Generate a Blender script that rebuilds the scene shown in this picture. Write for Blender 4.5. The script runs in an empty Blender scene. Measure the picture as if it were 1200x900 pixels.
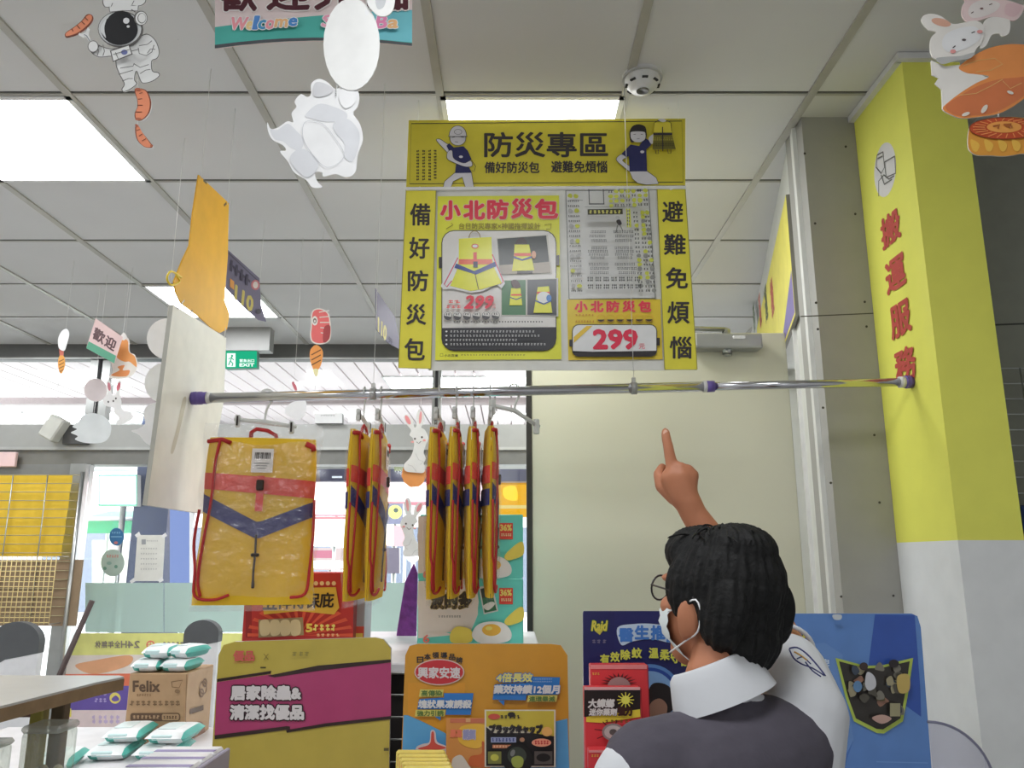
import bpy, bmesh, math, random
from mathutils import Vector as V, Matrix
random.seed(7)
S = bpy.context.scene
COL = S.collection
PI = math.pi

# ------------------------------------------------------------------ camera, world, lights, exposure
F, PITCH, CAM = 935.0, math.radians(12.37), V((0, 0, 1.62))
cd = bpy.data.cameras.new('camera'); cam = bpy.data.objects.new('camera', cd); COL.objects.link(cam)
cam.location = CAM; cam.rotation_euler = (PI / 2 + PITCH, 0, 0)
cd.sensor_width = 36; cd.lens = 36 * F / 1200; cd.clip_start = .02; cd.clip_end = 200
S.camera = cam
S.view_settings.view_transform = 'Standard'; S.view_settings.look = 'None'
S.view_settings.gamma = 1; S.view_settings.use_curve_mapping = False
EXPOSURE = 0.42
S.view_settings.exposure = EXPOSURE
WORLD_STRENGTH, LAMP, ARCADE_LAMP = 5.0, 11.0, 14.0
w = bpy.data.worlds.new('sky'); S.world = w; w.use_nodes = True
bg = w.node_tree.nodes['Background']
bg.inputs[0].default_value = (.93, .96, 1, 1); bg.inputs[1].default_value = WORLD_STRENGTH
CEIL = 3.09

# ------------------------------------------------------------------ pixel rays (1200 x 900 frame) used for measuring real places
cp, sp = math.cos(PITCH), math.sin(PITCH)
def ray(px, py):
    u, v = (px - 600) / F, (450 - py) / F
    return V((u, cp - v * sp, sp + v * cp))
def P(px, py, Y):
    d = ray(px, py); return CAM + d * (Y / d.y)

# ------------------------------------------------------------------ materials
GAIN = 1.5
def lin(c):
    c /= 255.0
    return c / 12.92 if c <= .04045 else ((c + .055) / 1.055) ** 2.4
_mats = {}
def mat(rgb, rough=.55, metal=0, gain=None, noise=.05, nscale=14, bump=0, spec=.4, coat=0, trans=0):
    key = (tuple(rgb), rough, metal, gain, noise, nscale, bump, spec, coat, trans)
    if key in _mats: return _mats[key]
    m = bpy.data.materials.new('material'); m.use_nodes = True
    nt = m.node_tree; b = nt.nodes['Principled BSDF']
    g = GAIN if gain is None else gain
    c = [lin(x) * g for x in rgb]; y_ = .25 * c[0] + .6 * c[1] + .15 * c[2]
    c = [max(.012, min(.9, x * .94 + y_ * .06)) for x in c]  # greys each colour slightly and lifts darks, so haze is mixed into the paint
    b.inputs['Roughness'].default_value = rough; b.inputs['Metallic'].default_value = metal
    b.inputs['Specular IOR Level'].default_value = spec
    if coat: b.inputs['Coat Weight'].default_value = coat; b.inputs['Coat Roughness'].default_value = .12
    tc = nt.nodes.new('ShaderNodeTexCoord'); n = nt.nodes.new('ShaderNodeTexNoise')
    n.inputs['Scale'].default_value = nscale; n.inputs['Detail'].default_value = 3
    nt.links.new(tc.outputs['Object'], n.inputs['Vector'])
    r = nt.nodes.new('ShaderNodeMapRange')
    r.inputs[1].default_value = .3; r.inputs[2].default_value = .7
    r.inputs[3].default_value = 1 - noise; r.inputs[4].default_value = 1 + noise
    nt.links.new(n.outputs['Fac'], r.inputs[0])
    mx = nt.nodes.new('ShaderNodeVectorMath'); mx.operation = 'SCALE'
    mx.inputs[0].default_value = c
    nt.links.new(r.outputs[0], mx.inputs['Scale']); nt.links.new(mx.outputs[0], b.inputs['Base Color'])
    if bump:
        bp = nt.nodes.new('ShaderNodeBump'); bp.inputs['Strength'].default_value = bump; bp.inputs['Distance'].default_value = .01
        nt.links.new(n.outputs['Fac'], bp.inputs['Height']); nt.links.new(bp.outputs[0], b.inputs['Normal'])
    if trans:
        tr = nt.nodes.new('ShaderNodeBsdfTranslucent'); nt.links.new(mx.outputs[0], tr.inputs[0])
        mm = nt.nodes.new('ShaderNodeMixShader'); mm.inputs[0].default_value = trans
        nt.links.new(b.outputs[0], mm.inputs[1]); nt.links.new(tr.outputs[0], mm.inputs[2]); nt.links.new(mm.outputs[0], nt.nodes['Material Output'].inputs[0])
    _mats[key] = m; return m
def emit(rgb, s):
    key = ('e', tuple(rgb), s)
    if key in _mats: return _mats[key]
    m = bpy.data.materials.new('lit'); m.use_nodes = True; nt = m.node_tree
    nt.nodes.remove(nt.nodes['Principled BSDF'])
    e = nt.nodes.new('ShaderNodeEmission'); e.inputs[0].default_value = [lin(x) for x in rgb] + [1]; e.inputs[1].default_value = s
    nt.links.new(e.outputs[0], nt.nodes['Material Output'].inputs[0])
    _mats[key] = m; return m
def clear(rgb=(255, 255, 255), gloss=.12, haze=0, rough=.06, bump=0, nscale=30, fres=1.0, diff=.5):
    key = ('c', tuple(rgb), gloss, haze, rough, bump, nscale, fres, diff)
    if key in _mats: return _mats[key]
    m = bpy.data.materials.new('clear'); m.use_nodes = True; nt = m.node_tree
    nt.nodes.remove(nt.nodes['Principled BSDF']); out = nt.nodes['Material Output']
    t = nt.nodes.new('ShaderNodeBsdfTransparent'); t.inputs[0].default_value = [lin(x) for x in rgb] + [1]
    gl = nt.nodes.new('ShaderNodeBsdfGlossy'); gl.inputs['Roughness'].default_value = rough
    fr = nt.nodes.new('ShaderNodeFresnel'); fr.inputs[0].default_value = 1.45
    ma = nt.nodes.new('ShaderNodeMath'); ma.operation = 'MULTIPLY_ADD'; ma.use_clamp = True
    ma.inputs[1].default_value = fres; ma.inputs[2].default_value = gloss
    nt.links.new(fr.outputs[0], ma.inputs[0])
    m1 = nt.nodes.new('ShaderNodeMixShader'); nt.links.new(ma.outputs[0], m1.inputs[0])
    nt.links.new(t.outputs[0], m1.inputs[1]); nt.links.new(gl.outputs[0], m1.inputs[2])
    last = m1
    if haze:
        d = nt.nodes.new('ShaderNodeBsdfTranslucent'); d.inputs[0].default_value = [lin(x) for x in rgb] + [1]
        d2 = nt.nodes.new('ShaderNodeBsdfDiffuse'); d2.inputs[0].default_value = [lin(x) for x in rgb] + [1]
        md = nt.nodes.new('ShaderNodeMixShader'); md.inputs[0].default_value = diff
        nt.links.new(d.outputs[0], md.inputs[1]); nt.links.new(d2.outputs[0], md.inputs[2])
        m2 = nt.nodes.new('ShaderNodeMixShader'); m2.inputs[0].default_value = haze
        nt.links.new(m1.outputs[0], m2.inputs[1]); nt.links.new(md.outputs[0], m2.inputs[2]); last = m2
    if bump:
        tc = nt.nodes.new('ShaderNodeTexCoord'); n = nt.nodes.new('ShaderNodeTexNoise'); n.inputs['Scale'].default_value = nscale; n.inputs['Detail'].default_value = 4
        nt.links.new(tc.outputs['Object'], n.inputs['Vector'])
        bp = nt.nodes.new('ShaderNodeBump'); bp.inputs['Strength'].default_value = bump; bp.inputs['Distance'].default_value = .02
        nt.links.new(n.outputs['Fac'], bp.inputs['Height']); nt.links.new(bp.outputs[0], gl.inputs['Normal']); nt.links.new(bp.outputs[0], fr.inputs['Normal'])
    nt.links.new(last.outputs[0], out.inputs[0])
    _mats[key] = m; return m
def tiles_mat():
    m = bpy.data.materials.new('ceiling_tile'); m.use_nodes = True; nt = m.node_tree; b = nt.nodes['Principled BSDF']
    b.inputs['Roughness'].default_value = .8; b.inputs['Specular IOR Level'].default_value = .2
    tc = nt.nodes.new('ShaderNodeTexCoord')
    v = nt.nodes.new('ShaderNodeTexVoronoi'); v.inputs['Scale'].default_value = 9
    nt.links.new(tc.outputs['Object'], v.inputs['Vector'])
    r = nt.nodes.new('ShaderNodeMapRange'); r.inputs[1].default_value = .0; r.inputs[2].default_value = .035
    r.inputs[3].default_value = .72; r.inputs[4].default_value = 1
    nt.links.new(v.outputs['Distance'], r.inputs[0])
    n = nt.nodes.new('ShaderNodeTexNoise'); n.inputs['Scale'].default_value = 1.3; nt.links.new(tc.outputs['Object'], n.inputs['Vector'])
    r2 = nt.nodes.new('ShaderNodeMapRange'); r2.inputs[1].default_value = .3; r2.inputs[2].default_value = .7; r2.inputs[3].default_value = .95; r2.inputs[4].default_value = 1.04
    nt.links.new(n.outputs['Fac'], r2.inputs[0])
    mu = nt.nodes.new('ShaderNodeMath'); mu.operation = 'MULTIPLY'; nt.links.new(r.outputs[0], mu.inputs[0]); nt.links.new(r2.outputs[0], mu.inputs[1])
    s = nt.nodes.new('ShaderNodeVectorMath'); s.operation = 'SCALE'; s.inputs[0].default_value = (.70, .695, .68)
    nt.links.new(mu.outputs[0], s.inputs['Scale']); nt.links.new(s.outputs[0], b.inputs['Base Color'])
    return m

# ------------------------------------------------------------------ mesh building
class M:
    def __init__(s): s.v, s.f, s.mi, s.sm, s.mats = [], [], [], [], []
    def m(s, mt):
        if mt not in s.mats: s.mats.append(mt)
        return s.mats.index(mt)
    def add(s, vs, fs, mt, smooth=False):
        o = len(s.v); k = s.m(mt)
        s.v += [V(p) for p in vs]
        for f in fs: s.f.append([o + i for i in f]); s.mi.append(k); s.sm.append(smooth)
        return s
    def box(s, c, d, mt, r=0, rot=None, seg=1):
        bm = bmesh.new(); bmesh.ops.create_cube(bm, size=1)
        for q in bm.verts: q.co = V((q.co.x * d[0], q.co.y * d[1], q.co.z * d[2]))
        if r: bmesh.ops.bevel(bm, geom=bm.edges[:], offset=min(r, min(d) * .49), segments=seg, affect='EDGES', profile=.5)
        R = rot or Matrix.Identity(3)
        if isinstance(R, (int, float)): R = Matrix.Rotation(R, 3, 'Z')
        bm.verts.index_update()
        s.add([R @ q.co + V(c) for q in bm.verts], [[q.index for q in f.verts] for f in bm.faces], mt)
        bm.free(); return s
    def bb(s, x0, x1, y0, y1, z0, z1, mt, r=0):
        return s.box(((x0 + x1) / 2, (y0 + y1) / 2, (z0 + z1) / 2), (x1 - x0, y1 - y0, z1 - z0), mt, r)
    def tube(s, pts, r, mt, n=8, closed=False):
        pts = [V(p) for p in pts]; rs = r if isinstance(r, (list, tuple)) else [r] * len(pts)
        vs, fs = [], []; L = len(pts); up = None
        for i, p in enumerate(pts):
            a = pts[(i - 1) % L] if closed or i else p; b = pts[(i + 1) % L] if closed or i < L - 1 else p
            t = (b - a).normalized()
            if up is None: up = t.orthogonal().normalized()
            up = (up - t * up.dot(t)); up = up.normalized() if up.length > 1e-6 else t.orthogonal().normalized()
            q = t.cross(up)
            for k in range(n):
                an = 2 * PI * k / n; vs.append(p + (up * math.cos(an) + q * math.sin(an)) * rs[i])
        for i in range(L if closed else L - 1):
            j = (i + 1) % L
            for k in range(n): fs.append([i * n + k, i * n + (k + 1) % n, j * n + (k + 1) % n, j * n + k])
        if not closed: fs += [list(range(n))[::-1], [(L - 1) * n + k for k in range(n)]]
        return s.add(vs, fs, mt, True)
    def ball(s, c, rad, mt, rot=None, nu=20, nv=12):
        R = rot or Matrix.Identity(3); vs, fs = [], []
        rad = rad if isinstance(rad, (tuple, list)) else (rad,) * 3
        vs.append(V((0, 0, 1)))
        for i in range(1, nv):
            a = PI * i / nv
            for k in range(nu):
                b = 2 * PI * k / nu; vs.append(V((math.sin(a) * math.cos(b), math.sin(a) * math.sin(b), math.cos(a))))
        vs.append(V((0, 0, -1))); e = len(vs) - 1
        for k in range(nu):
            k2 = (k + 1) % nu; fs.append([0, 1 + k, 1 + k2]); fs.append([e, 1 + (nv - 2) * nu + k2, 1 + (nv - 2) * nu + k])
            for i in range(nv - 2): fs.append([1 + i * nu + k, 1 + (i + 1) * nu + k, 1 + (i + 1) * nu + k2, 1 + i * nu + k2])
        return s.add([R @ V((q.x * rad[0], q.y * rad[1], q.z * rad[2])) + V(c) for q in vs], fs, mt, True)
    def cap(s, a, ra, b, rb, mt, n=16):           # tapered limb with round ends
        a, b = V(a), V(b); d = b - a; L = d.length; t = d.normalized(); pts, rs = [], []
        for i in range(5):
            an = PI / 2 * (1 - i / 4); pts.append(a - t * ra * math.sin(an)); rs.append(max(ra * math.cos(an), 1e-4))
        for i in range(5):
            an = PI / 2 * i / 4; pts.append(b + t * rb * math.sin(an)); rs.append(max(rb * math.cos(an), 1e-4))
        return s.tube(pts, rs, mt, n)
    def lathe(s, prof, mt, c=(0, 0, 0), n=24):
        vs, fs = [], []
        for r, z in prof:
            for k in range(n): vs.append(V((r * math.cos(2 * PI * k / n), r * math.sin(2 * PI * k / n), z)) + V(c))
        for i in range(len(prof) - 1):
            for k in range(n): fs.append([i * n + k, i * n + (k + 1) % n, (i + 1) * n + (k + 1) % n, (i + 1) * n + k])
        fs += [list(range(n)), [(len(prof) - 1) * n + k for k in range(n)][::-1]]
        return s.add(vs, fs, mt, True)
org = {}
def tag(o, label=None, cat=None, group=None, kind=None):
    if label: o['label'] = label
    if cat: o['category'] = cat
    if group: o['group'] = group
    if kind: o['kind'] = kind
    return o
def thing(name, label, cat, loc=(0, 0, 0), group=None):
    o = bpy.data.objects.new(name, None); COL.objects.link(o); o.location = loc; org[o] = V(loc); o.empty_display_size = .1
    return tag(o, label, cat, group)
def link(name, b, parent=None, label=None, cat=None, group=None, kind=None, me=None):
    if me is None:
        if parent: o0 = org[parent]
        else:
            xs = [p.x for p in b.v]; ys = [p.y for p in b.v]; zs = [p.z for p in b.v]
            o0 = V(((min(xs) + max(xs)) / 2, (min(ys) + max(ys)) / 2, min(zs)))
        me = bpy.data.meshes.new(name)
        me.from_pydata([p - o0 for p in b.v], [], b.f)
        for mt in b.mats: me.materials.append(mt)
        me.polygons.foreach_set('material_index', b.mi); me.polygons.foreach_set('use_smooth', b.sm); me.update()
    else: o0 = org[parent] if parent else V((0, 0, 0))
    o = bpy.data.objects.new(name, me); COL.objects.link(o)
    if parent: o.parent = parent; org[o] = org[parent]
    else: o.location = o0; org[o] = o0
    return tag(o, label, cat, group, kind)
def struct(name, b): return link(name, b, kind='structure')
def dup(o, loc=None, rz=None, label=None, parent=None):
    c = o.copy(); COL.objects.link(c)
    if parent: c.parent = parent
    if loc is not None: c.location = loc
    if rz is not None: c.rotation_euler = (0, 0, rz)
    if label: c['label'] = label
    for ch in list(o.children): dup(ch, parent=c)
    return c

# ------------------------------------------------------------------ flat printed things: a slab with inks laid on its face
_gl = {}
def glyphs(s, space=1.0):
    if (s, space) in _gl: return _gl[(s, space)]
    c = bpy.data.curves.new('t', 'FONT'); c.body = s; c.resolution_u = 2; c.space_character = space
    o = bpy.data.objects.new('t', c); me = bpy.data.meshes.new_from_object(o)
    vs = [(q.co.x, q.co.y) for q in me.vertices]; fs = [list(p.vertices) for p in me.polygons]
    bpy.data.objects.remove(o); bpy.data.meshes.remove(me); bpy.data.curves.remove(c)
    x0, x1 = min(a for a, _ in vs), max(a for a, _ in vs); y0, y1 = min(b for _, b in vs), max(b for _, b in vs)
    r = ([((a - x0) / (x1 - x0), (b - y0) / max(1e-6, y1 - y0)) for a, b in vs], fs)
    _gl[(s, space)] = r; return r
def catmull(pts, n=5):
    out = []; L = len(pts)
    for i in range(L):
        p0, p1, p2, p3 = pts[i - 1], pts[i], pts[(i + 1) % L], pts[(i + 2) % L]
        for k in range(n):
            t = k / n
            out.append(tuple(.5 * (2 * p1[j] + (p2[j] - p0[j]) * t + (2 * p0[j] - 5 * p1[j] + 4 * p2[j] - p3[j]) * t * t + (3 * p1[j] - p0[j] - 3 * p2[j] + p3[j]) * t ** 3) for j in (0, 1)))
    return out
def ellpts(cx, cy, rx, ry, rot=0, n=26, a0=0, a1=360):
    r = math.radians(rot); o = []
    for k in range(n if a1 - a0 >= 360 else n + 1):
        a = math.radians(a0 + (a1 - a0) * k / n); x, y = rx * math.cos(a), ry * math.sin(a)
        o.append((cx + x * math.cos(r) - y * math.sin(r), cy + x * math.sin(r) + y * math.cos(r)))
    return o
def rrect(x0, y0, x1, y1, r):
    o = []
    for cx, cy, a in ((x1 - r, y0 + r, -90), (x1 - r, y1 - r, 0), (x0 + r, y1 - r, 90), (x0 + r, y0 + r, 180)):
        for k in range(5):
            q = math.radians(a + 22.5 * k); o.append((cx + r * math.cos(q), cy + r * math.sin(q)))
    return o
class Board:
    """a plane through p0; yaw 0 faces the shop entrance wall's opposite side (-Y). Methods take measured picture points, scale/origin set by frame()."""
    STEP = .00035
    def __init__(s, p0, yaw=0, tilt=0, rough=.45, coat=0, normal=None, gain=None):
        s.gain = gain
        s.o = V(p0); s.M = M(); s.L = 0.0; s.rough = rough; s.coat = coat
        s.n = V(normal) if normal else V((math.sin(yaw), -math.cos(yaw), 0))
        s.R = V((0, 0, 1)).cross(s.n).normalized(); s.U = s.n.cross(s.R)
        if tilt: s.n = (s.n * math.cos(tilt) + s.U * math.sin(tilt)).normalized(); s.U = s.n.cross(s.R)
        s.sc, s.ox, s.oy = 1.0, 0.0, 0.0
    def frame(s, scale=1.0, ox=0.0, oy=0.0): s.sc, s.ox, s.oy = scale, ox, oy; return s
    def mt(s, c): return c if isinstance(c, bpy.types.Material) else mat(c, s.rough, coat=s.coat, gain=s.gain)
    def uv(s, p):
        d = ray(s.ox + p[0] / s.sc, s.oy + p[1] / s.sc); t = (s.o - CAM).dot(s.n) / d.dot(s.n); q = CAM + d * t - s.o
        return (q.dot(s.R), q.dot(s.U))
    def w(s, a, c=0.0): return s.o + s.R * a[0] + s.U * a[1] + s.n * (s.L + c)
    def up(s, k=1): s.L += s.STEP * k; return s
    def _poly(s, c, uv): s.M.add([s.w(a) for a in uv], [list(range(len(uv)))], s.mt(c)); return s
    def _fix(s, uv):
        A = sum(uv[i - 1][0] * uv[i][1] - uv[i][0] * uv[i - 1][1] for i in range(len(uv)))
        return uv if A > 0 else uv[::-1]
    def poly(s, c, pts): return s.up()._poly(c, s._fix([s.uv(p) for p in pts]))
    def smooth(s, c, pts, n=5): return s.poly(c, catmull(pts, n))
    def rect(s, c, x0, y0, x1, y1): return s.poly(c, [(x0, y0), (x1, y0), (x1, y1), (x0, y1)])
    def ell(s, c, cx, cy, rx, ry, rot=0, **k): return s.poly(c, ellpts(cx, cy, rx, ry, rot, **k))
    def slab(s, c, pts, th=.004, edge=None, uv=None):
        a = s._fix(uv or [s.uv(p) for p in pts]); n = len(a); s.up(); m = s.mt(c); e = s.mt(edge) if edge else m
        f = [s.w(q) for q in a]; b = [s.w(q, -th) for q in a]
        s.M.add(f, [list(range(n))], m); s.M.add(b, [list(range(n))[::-1]], e)
        s.M.add(f + b, [[(i + 1) % n, i, n + i, n + (i + 1) % n] for i in range(n)], e); return s
    def line(s, c, pts, w=1.0, closed=False, lift=True):
        s.up(1 if lift else .08)
        a = [V(s.uv(p)) for p in pts]; q = s.uv((pts[0][0] + 1 * s.sc, pts[0][1])); hw = w * .5 * max(1e-5, (V(q) - a[0]).length)
        q2 = s.uv((pts[0][0], pts[0][1] + 1 * s.sc)); hw = w * .5 * max((V(q) - a[0]).length, (V(q2) - a[0]).length)
        m = s.mt(c); L = len(a); l, r = [], []
        for i in range(L):
            p0 = a[i - 1] if (i or closed) else a[i]; p1 = a[(i + 1) % L] if (i < L - 1 or closed) else a[i]
            d = (p1 - p0); d = d.normalized() if d.length > 1e-9 else V((1, 0)); nn = V((-d.y, d.x)) * hw
            l.append(a[i] + nn); r.append(a[i] - nn)
        fs = [[i, L + i, L + (i + 1) % L, (i + 1) % L] for i in range(L if closed else L - 1)]
        s.M.add([s.w(x) for x in l] + [s.w(x) for x in r], fs, m); return s
    def curve(s, c, pts, w=1.0, closed=True): return s.line(c, catmull(pts) if closed else pts, w, closed)
    def text(s, c, t, x0, y0, x1, y1, bold=0.0, out=None, ow=1.0, shear=0.0, quad=None, space=1.0):
        """lettering fitted into a picture box (or a quad TL,TR,BR,BL); bold and ow in picture pixels"""
        vs, fs = glyphs(t, space)
        q = quad or [(x0, y0), (x1, y0), (x1, y1), (x0, y1)]
        TL, TR, BR, BL = [V(s.uv(p)) for p in q]
        e = (V(s.uv((q[0][0] + s.sc, q[0][1]))) - TL).length
        base = [(BL * (1 - x) + BR * x) * (1 - y) + (TL * (1 - x) + TR * x) * y + V((shear * y * (TL - BL).length, 0)) for x, y in vs]
        def put(col, r):
            s.up()
            offs = [(0, 0)] if r <= 0 else [(r * e * math.cos(k * PI / 4), r * e * math.sin(k * PI / 4)) for k in range(8)]
            for k, (ox, oy) in enumerate(offs): s.M.add([s.w((p.x + ox, p.y + oy), k * 2.5e-5) for p in base], fs, s.mt(col))
        if out: put(out, bold + ow)
        put(c, bold); return s
    def textm(s, c, t, cx, cy, wm, hm, bold=0.0):
        """lettering of a real size wm x hm metres, centred at a picture point, upright on the plane"""
        vs, fs = glyphs(t); C = V(s.uv((cx, cy))); s.up()
        offs = [(0, 0)] if not bold else [(bold * math.cos(k * PI / 3), bold * math.sin(k * PI / 3)) for k in range(6)]
        for k, (ox, oy) in enumerate(offs): s.M.add([s.w((C.x + (x - .5) * wm + ox, C.y + (y - .5) * hm + oy), k * 2.5e-5) for x, y in vs], fs, s.mt(c))
        return s
    def marks(s, c, x0, y0, x1, y1, n, h=1.6, gap=.25, seed=1, vert=False):
        """a row of tiny printed strokes, too small to read"""
        rr = random.Random(seed); s.up(); m = s.mt(c); L = (y1 - y0) if vert else (x1 - x0); st = L / n
        for k in range(n):
            a0 = k * st; a1 = a0 + st * (1 - gap)
            for j in range(3):
                f0 = rr.random() * .5; f1 = f0 + .3 + rr.random() * .4
                if j == 2: b = (a0 + (a1 - a0) * .4, 0, a0 + (a1 - a0) * .65, h)
                else: b = (a0 + (a1 - a0) * f0 * .6, h * (.1 + .5 * j), a0 + (a1 - a0) * min(1, f1 + .2), h * (.1 + .5 * j + .28))
                if vert: r = (x0 + b[1], y0 + b[0], x0 + b[3], y0 + b[2])
                else: r = (x0 + b[0], y0 + b[1], x0 + b[2], y0 + b[3])
                uv = s._fix([s.uv(p) for p in ((r[0], r[1]), (r[2], r[1]), (r[2], r[3]), (r[0], r[3]))])
                s.M.add([s.w(a, j * 3e-5) for a in uv], [[0, 1, 2, 3]], m)
        return s
    def build(s, name, parent=None, *a, **k): return link(name, s.M, parent, *a, **k)
def string(parent, p, top=CEIL, r=.0008, name='string'):
    b = M(); b.tube([p, (p[0], p[1], top + .004)], r, mat((200, 200, 195), .4), 6); return link(name, b, parent)
# ------------------------------------------------------------------ the setting
YS = 5.45                                   # shop front
WHITE = mat((190, 190, 188), .5); GREY = mat((120, 119, 114), .7, noise=.03, gain=2.1); STEEL = mat((150, 152, 150), .28, .9)
DARK = mat((40, 40, 42), .5); ALU = mat((165, 166, 163), .35, .6)
struct('floor', M().bb(-4.7, 3.2, -4.2, YS + .1, -.1, 0, mat((158, 158, 160), .25, noise=.06, nscale=2)))
struct('ceiling', M().bb(-4.7, 3.2, -4.2, YS + .05, CEIL, CEIL + .1, tiles_mat()))
TB = mat((150, 148, 140), .35)
g = M(); x = .967 - .6 * 9
while x < 3.1:
    g.bb(x - .013, x + .013, -4.2, YS - .06, CEIL - .007, CEIL + .002, TB); x += .6
struct('trim_1', g)
g = M(); y = 2.32 - .61 * 10
while y < YS - .1:
    g.bb(-4.6, 3.1, y - .006, y + .006, CEIL - .004, CEIL + .002, TB)
    g.bb(-4.6, 3.1, y - .0135, y - .008, CEIL - .0012, CEIL + .002, mat((60, 60, 56), .8)); y += .61  # dark strip paints the shadow line beside each cross bar
struct('trim_2', g)
struct('wall_left', M().bb(-4.8, -4.6, -4.2, YS + .1, 0, CEIL, WHITE))
struct('wall_back', M().bb(-4.7, 3.2, -4.4, -4.2, 0, CEIL, WHITE))
struct('wall_side', M().bb(3.0, 3.2, -4.2, 2.7, 0, CEIL, WHITE))

# grey boxed column beside the pillar, with screws and a panel joint
b = Board((0, 2.46, 0), rough=.7); SC = (60, 58, 54)
g = M(); g.bb(.985, 1.30, 2.46, 2.62, 0, CEIL, GREY); b.M = g
b.line((70, 68, 62), [(938, 371), (1028, 367)], 1.3)
for p in ((943, 180), (991, 172), (955, 262), (1002, 251), (956, 355), (1013, 354), (958, 386), (1015, 383), (964, 478), (1024, 510), (973, 566), (1030, 589), (985, 699), (1046, 698)):
    b.ell(SC, p[0], p[1], 1.5, 1.5, n=8)
struct('wall_boxed_column', g)
# pillar, yellow above and white below
g = M(); zs = P(1120, 633, 2.12).z; px0, px1, py0, py1 = 1.163, 1.336, 2.12, 2.459
YEL = mat((208, 204, 78), .42, noise=.02); PW = mat((196, 198, 198), .5, noise=.03)
g.bb(px0, px1, py0, py1, 0, zs, PW); g.bb(px0, px1, py0, py1, zs, CEIL - .018, YEL)
b = Board((px0, 2.2, 0), normal=(-1, 0, 0), rough=.4); b.M = g
RED = (168, 66, 58)
c0 = b.uv((1037, 199)); b.up(); b._poly((196, 194, 192), b._fix([(c0[0] + .072 * math.cos(k * PI / 18), c0[1] + .085 * math.sin(k * PI / 18)) for k in range(36)]))
for pts in ([(1030, 230), (1030, 212), (1036, 205), (1042, 210), (1048, 206)], [(1028, 182), (1027, 196), (1033, 203), (1037, 196), (1035, 178), (1028, 182)], [(1037, 190), (1049, 183), (1050, 203), (1039, 208), (1037, 190)], [(1033, 205), (1037, 216), (1046, 210)], [(1029, 186), (1035, 183)]):
    b.line((90, 88, 84), pts, .8)
for ch, cx, cy in (('搬', 1044, 268), ('運', 1050, 321), ('服', 1056, 374), ('務', 1062, 427)):
    b.textm(RED, ch, cx, cy, .118, .096, .004)
struct('wall_pillar', g)
g = M()
for q in ((px0 - .02, px1 + .02, py0 - .02, py0 + .004), (px0 - .02, px0 + .004, py0, py1)): g.bb(*q, CEIL - .022, CEIL - .002, WHITE)
struct('trim_3', g)
# dark side wall right of the pillar, with one panel joint
b = Board((0, 2.56, 0)); b.M.bb(1.28, 3.0, 2.56, 2.7, 0, CEIL, mat((82, 83, 76), .8, gain=3.6)); b.line((55, 55, 52), [(1158, 381), (1210, 379)], 2)
struct('wall_right', b.M)
# splayed wall behind, white, with the doorway the open door belongs to
WD = V((.2317, .9728, 0)); WN = V((-.9728, .2317, 0)); W0 = V((1.048, 2.84, 0))
def wl(t, h, c=0): return W0 + WD * t + V((0, 0, h)) + WN * c
def wallbox(m, t0, t1, h0, h1, c0, c1, mt):
    m.add([wl(t, h, c) for t in (t0, t1) for h in (h0, h1) for c in (c0, c1)],
          [[0, 1, 3, 2], [4, 6, 7, 5], [0, 2, 6, 4], [1, 5, 7, 3], [0, 4, 5, 1], [2, 3, 7, 6]], mt)
WW = mat((186, 187, 182), .6, noise=.03)
g = M(); wallbox(g, -.33, .0, 0, CEIL, -.12, 0, WW); wallbox(g, 0, .9, 2.50, CEIL, -.12, 0, WW); wallbox(g, .9, 2.75, 0, CEIL, -.12, 0, WW)
struct('wall_splayed', g)
g = M(); wallbox(g, -.03, 0.0, 0, 2.53, -.01, .012, WHITE); wallbox(g, 0, .93, 2.50, 2.53, -.01, .012, WHITE); wallbox(g, .9, .93, 0, 2.50, -.01, .012, WHITE)
struct('trim_4', g)
g = M(); wallbox(g, -.1, 1.0, 0, 2.6, -.5, -.45, mat((110, 110, 112), .6))
struct('wall_recess', g)
b = Board(W0 + WD * .45, normal=WN, rough=.5)

# shop front: head bar, transom, header, posts, glass
SILV = mat((152, 153, 150), .38, .35, noise=.03)
g = M(); g.bb(-4.6, 1.7, YS - .05, YS + .07, 2.99, CEIL, mat((92, 92, 90), .45, .3)); g.bb(-4.6, 1.7, YS - .052, YS - .045, 2.985, 2.995, ALU)
struct('trim_5', g)
g = M(); g.bb(-4.6, 1.7, YS - .05, YS + .15, 2.36, 2.52, SILV); g.bb(-4.6, 1.7, YS - .03, YS + .13, 2.25, 2.362, mat((112, 112, 108), .4, .3))
g.bb(-4.6, 1.7, YS - .055, YS - .03, 2.345, 2.365, ALU)
struct('trim_6', g)
xa, xb, xc = P(86, 640, YS).x, P(507, 560, YS).x, P(700, 560, YS).x
g = M(); g.bb(xa - .05, xa + .05, YS - .06, YS + .06, 0, 2.25, STEEL); struct('trim_7', g)
g = M(); g.bb(xb - .035, xb + .035, YS - .06, YS + .06, 0, 2.25, STEEL); struct('trim_8', g)
for i, (q, wd) in enumerate(((P(117, 450, YS).x, .07), (P(512, 455, YS).x, .03), (P(600, 455, YS).x + 1, .03))):
    g = M(); g.bb(q - wd, q + wd, YS - .02, YS + .05, 2.52, 2.99, STEEL); g.bb(q - .01, q + .01, YS - .03, YS + .05, 2.52, 2.99, DARK); struct('trim_%d' % (9 + i), g)
g = M(); g.bb(-4.6, xa - .05, YS - .03, YS + .03, 2.16, 2.25, mat((120, 122, 122), .35, .5)); g.bb(-4.6, xa - .05, YS - .03, YS + .03, 1.30, 1.345, SILV); g.bb(-4.6, xa - .05, YS - .03, YS + .03, 0, .12, SILV); struct('trim_12', g)
GL = clear((247, 251, 250), .02)
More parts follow.
